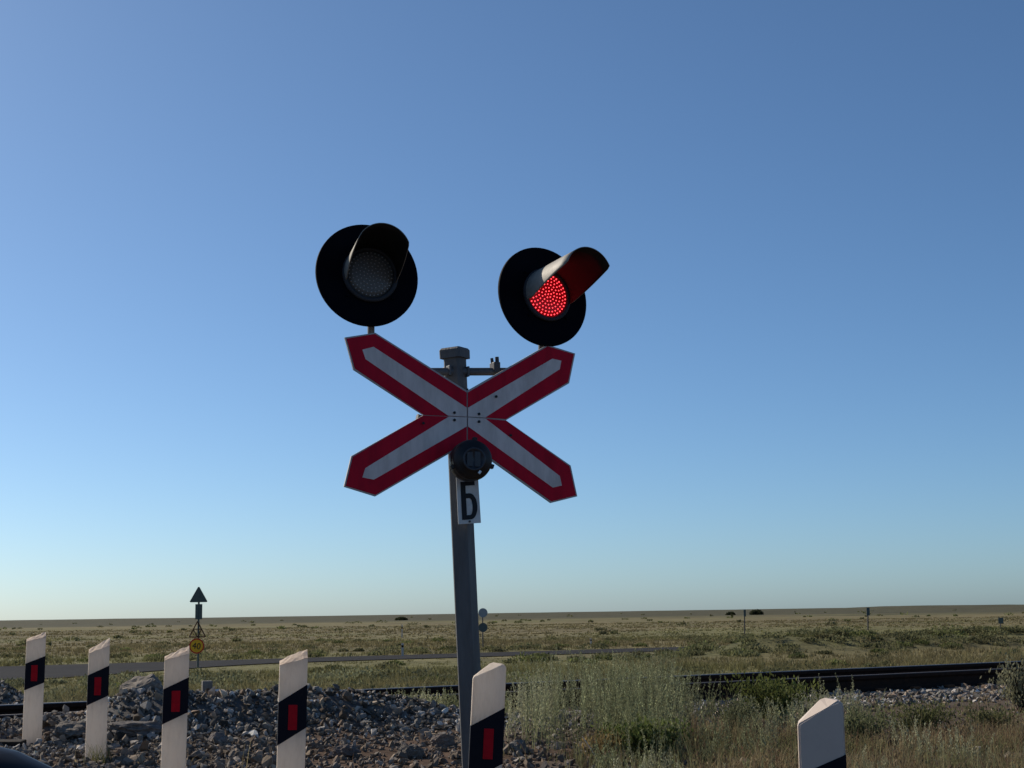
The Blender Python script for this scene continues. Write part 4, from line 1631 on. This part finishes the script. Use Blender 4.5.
# low scrub clumps scattered over the plain
parts = []
g = np.random.default_rng(51)
cl = []
for (cnt, y0, y1) in ((420, 19, 55), (140, 55, 130), (90, 130, 420), (40, 420, 1100)):
    y = np.sqrt(y0 ** 2 + g.uniform(size=cnt) * (y1 ** 2 - y0 ** 2))
    x = g.uniform(-1, 1, cnt) * 0.40 * y
    cl.append(np.stack([x, y], -1))
# the denser scrub on the hummocks at right and along the near edge of the far road
t = g.uniform(-2, 55, 150)
q = g.normal(-10.0, 2.6, 150)
cl.append(np.stack([QP[0] + QD[0] * t + QN[0] * q, QP[1] + QD[1] * t + QN[1] * q], -1))
t = g.uniform(-12, 20, 60)
q = g.normal(-10.5, 1.8, 60)
cl.append(np.stack([QP[0] + QD[0] * t + QN[0] * q, QP[1] + QD[1] * t + QN[1] * q], -1))
t = g.uniform(-30, 60, 90)
q = g.normal(8, 1.2, 90)
cl.append(np.stack([QP[0] + QD[0] * t + QN[0] * q, QP[1] + QD[1] * t + QN[1] * q], -1))
cl = np.concatenate(cl)
s, n = sn(cl[:, 0], cl[:, 1])
q = (cl[:, 0] - QP[0]) * QN[0] + (cl[:, 1] - QP[1]) * QN[1]
q = np.where(q < 0, np.abs(np.minimum(q + flare((cl[:, 0] - QP[0]) * QD[0] + (cl[:, 1] - QP[1]) * QD[1]), 0)), q)
q2 = (cl[:, 0] - RP[0]) * RN[0] + (cl[:, 1] - RP[1]) * RN[1]
kp = (n > 17.5) & (q > QW + 0.8 + 1.2 * (cl[:, 1] < QP[1] + (cl[:, 0] - QP[0]) * 0.554)) & ~((q2 > -1.2) & (q2 < 8.6))
cl = cl[kp]
dcl = np.hypot(cl[:, 0], cl[:, 1])
rad_ = g.lognormal(math.log(0.45), 0.4, len(cl)).clip(0.2, 1.2) * (1 + 0.5 * sstep(130, 500, dcl))
nl = np.where(dcl < 60, 240, np.where(dcl < 130, 200, np.where(dcl < 420, 40, 16)))
si = np.repeat(np.arange(len(cl)), nl)
d = g.normal(size=(len(si), 3))
d /= np.linalg.norm(d, axis=1)[:, None]
d *= g.uniform(0.3, 1, (len(si), 1)) ** 0.5
c = np.stack([cl[si, 0] + d[:, 0] * rad_[si] * 1.25, cl[si, 1] + d[:, 1] * rad_[si] * 1.25, np.abs(d[:, 2]) * rad_[si] * 0.48], -1)
c[:, 2] += Hq(cl[:, 0], cl[:, 1])[si] - 0.02
kind_ = g.uniform(size=(len(cl), 1))
tc = np.where(kind_ < 0.55, np.array([0.135, 0.135, 0.066]), np.where(kind_ < 0.8, np.array([0.125, 0.138, 0.052]), np.array([0.13, 0.125, 0.065])))
nearb = (dcl < 56)[:, None] & (g.uniform(size=(len(cl), 1)) < 0.7)
tc = np.where(nearb, np.array([0.165, 0.170, 0.098]), tc)
tc = tc * g.lognormal(0, 0.15, (len(cl), 1))
ls = np.where(dcl < 60, 0.10, np.where(dcl < 130, 0.13, np.where(dcl < 420, 0.36, 0.7)))[si] * g.uniform(0.6, 1.3, len(si))
V, Fq, C = leaf_quads(c, ls, tc[si] * g.lognormal(0, 0.2, (len(si), 1)), g, 0.4, 0.6)
print("scrub quads", len(Fq))
o = np_mesh("steppe_scrub", V, Fq, "leaf_far", C)
tag(o, "low dark green scrub dotted over the plain", "scrub", kind="stuff")

# lone bushes on the skyline
FG = "lone bushes on the skyline"
for px, py, Y, rx, rz, lab, sd in ((757, 609.3, 620, 2.6, 1.9, "broader dark bush on the skyline right of the mast", 61),
                                   (731, 609.8, 640, 1.9, 1.2, "smaller dark bush on the skyline, left of the broader one", 62),
                                   (401, 616.0, 620, 2.4, 1.2, "low dark bush on the skyline left of the mast", 63)):
    shrub(px, py, Y, rx * 1.25, rx * 1.25, rz * 1.15, (0.045, 0.052, 0.026), 2600, 0.42, "bush", lab, "bush", sd, FG, 18, 0.4, True)

# ------------------------------------------------------------------ car


def build_car():
    """dark saloon; local +y forward, origin on the ground under the middle"""
    root = empty("car", (0, 0, 0))
    tag(root, "dark blue-black car whose rounded mirror shows at the lower left corner", "car")
    L0, L1 = -2.15, 2.12

    def interp(pts, y):
        for (a, va), (b, vb) in zip(pts[:-1], pts[1:]):
            if a <= y <= b:
                t = (y - a) / (b - a)
                t = t * t * (3 - 2 * t) * 0.5 + t * 0.5
                return va + (vb - va) * t
        return pts[-1][1]
    half = [(L0, 0.60), (-2.0, 0.74), (-1.6, 0.84), (-0.5, 0.875), (0.9, 0.875), (1.5, 0.85), (1.85, 0.76), (2.02, 0.64), (L1, 0.45)]
    top = [(L0, 0.78), (-2.0, 0.95), (-1.3, 0.99), (0.7, 0.985), (1.2, 0.955), (1.7, 0.90), (1.95, 0.83), (2.06, 0.74), (L1, 0.62)]
    bot = [(L0, 0.36), (-1.9, 0.24), (1.8, 0.22), (L1, 0.34)]
    ys = list(np.linspace(L0, -1.9, 7)) + list(np.linspace(-1.75, 1.4, 22)) + list(np.linspace(1.5, L1, 16))
    k = 28
    vs, fs = [], []
    for y in ys:
        hw, zt, zb = interp(half, y), interp(top, y), interp(bot, y)
        zc, hz_ = (zt + zb) / 2, (zt - zb) / 2
        for i in range(k):
            t = 2 * math.pi * i / k
            ct, st = math.cos(t), math.sin(t)
            ex = 0.42 if st > 0 else 0.35
            x = hw * math.copysign(abs(ct) ** ex, ct)
            z = zc + hz_ * math.copysign(abs(st) ** 0.55, st)
            if st > 0:   # crowned bonnet, lower at the flanks
                z -= 0.035 * (abs(x) / hw) ** 2 * (zt > 0)
            vs.append((x, y, z))
    m = len(ys)
    for j in range(m - 1):
        for i in range(k):
            fs.append([j * k + i, j * k + (i + 1) % k, (j + 1) * k + (i + 1) % k, (j + 1) * k + i])
    mb = MB()
    mb.add(vs, fs, 0, True)
    mb.add(vs[:k], [list(range(k))], 0)
    mb.add(vs[-k:], [list(range(k))[::-1]], 0)
    body = mb.build("body", ["car_paint"]); body.parent = root
    # cabin: pillars and roof, with the panes set a little proud
    sect = [(-1.75, 0.62, 0.97), (-1.05, 0.60, 1.40), (-0.2, 0.62, 1.46), (0.25, 0.61, 1.42), (1.02, 0.66, 0.965)]
    mb = MB()
    cv = []
    for y, hw, zt in sect:
        zb = 0.93
        hb_ = 0.78
        cv.append([(-hb_, y, zb), (-hw, y, max(zt - 0.05, zb + 0.02)), (-hw * 0.75, y, zt), (hw * 0.75, y, zt), (hw, y, max(zt - 0.05, zb + 0.02)), (hb_, y, zb)])
    for a, b_ in zip(cv[:-1], cv[1:]):
        mb.add(a + b_, [[i, i + 1, 7 + i, 6 + i] for i in range(5)], 0, True)
    cab = mb.build("roof", ["car_paint"]); cab.parent = root
    for nm, (a, b_), idx in (("windscreen", (3, 4), (2, 3)), ("rear_window", (0, 1), (2, 3))):
        q = [Vector(cv[a][1]), Vector(cv[a][4]), Vector(cv[b_][4]), Vector(cv[b_][1])]
        c = sum(q, Vector()) / 4
        nrm = (q[1] - q[0]).cross(q[3] - q[0]).normalized()
        if nrm.z < 0: nrm = -nrm
        mb = MB()
        mb.prism([c + (p - c) * 0.88 + nrm * 0.045 for p in q], -nrm * 0.012, 0)
        w = mb.build(nm, ["car_glass"]); w.parent = root
    for sgn in (-1, 1):
        for (ya, yb, yc, yd) in ((0.70, -0.10, -0.10, 0.22), (-0.16, -1.10, -0.98, -0.16)):
            mb = MB()
            q = [Vector((sgn * 0.775, ya, 0.985)), Vector((sgn * 0.775, yb, 0.985)), Vector((sgn * 0.650, yc, 1.345)), Vector((sgn * 0.650, yd, 1.345))]
            mb.prism(q, Vector((sgn * 0.012, 0, 0.004)), 0)
            w = mb.build("side_window", ["car_glass"]); w.parent = root
        # wheels
        for yw in (1.32, -1.32):
            c = Matrix.Translation((sgn * 0.80, yw, 0.32)) @ Matrix.Rotation(sgn * math.pi / 2, 4, "Y")
            mb = MB()
            mb.lathe([(0.20, -0.10), (0.30, -0.10), (0.32, -0.07), (0.32, 0.07), (0.30, 0.095), (0.215, 0.095), (0.205, 0.08)], c, 40, 0)
            wh = mb.build("wheel", ["tyre"]); wh.parent = root
            mb = MB()
            mb.lathe([(0.204, 0.082), (0.195, 0.085), (0.185, 0.05), (0.07, 0.06), (0.0, 0.075)], c, 40, 0)
            for s5 in range(5):
                mb.box((0.04, -0.025, 0.060), (0.19, 0.025, 0.085), 0, c @ Matrix.Rotation(2 * math.pi * s5 / 5, 4, "Z"), ch=0.006)
            rm = mb.build("rim", ["alloy"], ); rm.parent = wh
        # headlights, tail lamps and mirrors
        mb = MB()
        bm = bmesh.new()
        bmesh.ops.create_uvsphere(bm, u_segments=20, v_segments=12, radius=1)
        mb.bm(bm, 0, Matrix.Translation((sgn * 0.57, 1.93, 0.66)) @ Matrix.Rotation(sgn * R(-28), 4, "Z") @ Matrix.Diagonal((0.17, 0.11, 0.07, 1)), True)
        hl = mb.build("headlight", ["lamp_glass"]); hl.parent = root
        mb = MB()
        mb.box((sgn * 0.60 - 0.13, -2.13, 0.68), (sgn * 0.60 + 0.13, -1.95, 0.80), 0, ch=0.02)
        tl = mb.build("tail_lamp", ["red_reflector"]); tl.parent = root
        mb = MB()
        bm = bmesh.new()
        bmesh.ops.create_uvsphere(bm, u_segments=20, v_segments=12, radius=1)
        mb.bm(bm, 0, Matrix.Translation((sgn * 0.968, 0.66, 0.9537)) @ Matrix.Diagonal((0.10, 0.06, 0.065, 1)), True)
        mb.tube((sgn * 0.80, 0.68, 0.935), (sgn * 0.93, 0.66, 0.94), 0.022, seg=10)
        mr = mb.build("mirror", ["trim_black"]); mr.parent = root
    mb = MB()
    mb.box((-0.42, 2.07, 0.40), (0.42, 2.135, 0.55), 0, ch=0.02)
    gr = mb.build("grille", ["trim_black"]); gr.parent = root
    return root


car = build_car()
CH = R(4)
corner = Vector((-0.62, 2.02))
car.rotation_euler = (0, 0, CH)
car.location = (-1.275, 0.235, 0.11)

# ------------------------------------------------------------------ light, sky
SUN_AZ, SUN_EL = R(53), R(33)       # to the left of the view, beyond the signal
sd = Vector((-math.sin(SUN_AZ) * math.cos(SUN_EL), math.cos(SUN_AZ) * math.cos(SUN_EL), math.sin(SUN_EL)))
sl = bpy.data.lights.new("sun", "SUN")
sl.energy = 5.0
sl.angle = R(0.53)
sl.color = (1.0, 0.89, 0.74)
so = bpy.data.objects.new("sun", sl)
COL.objects.link(so)
so.rotation_euler = (-sd).to_track_quat("-Z", "Y").to_euler()
w = bpy.data.worlds.new("World")
scene.world = w
w.use_nodes = True
nt = w.node_tree
bg = nt.nodes["Background"]
sky = nt.nodes.new("ShaderNodeTexSky")
sky.sky_type = "NISHITA"
sky.sun_disc = False
sky.sun_elevation = SUN_EL
sky.sun_rotation = -SUN_AZ
sky.altitude = 100
sky.air_density = 0.65
sky.dust_density = 0.75
sky.ozone_density = 7.0
tintn = nt.nodes.new("ShaderNodeVectorMath")
tintn.operation = "MULTIPLY"
tintn.inputs[1].default_value = (0.965, 1.035, 0.962)
nt.links.new(sky.outputs[0], tintn.inputs[0])
nt.links.new(tintn.outputs[0], bg.inputs["Color"])
bg.inputs["Strength"].default_value = 0.111

scene.view_settings.view_transform = "Standard"
scene.view_settings.look = "None"
scene.view_settings.exposure = 0.0
scene.view_settings.gamma = 1.0
scene.view_settings.use_curve_mapping = False
scene.cycles.use_denoising = True
scene.cycles.max_bounces = 6
scene.render.film_transparent = False
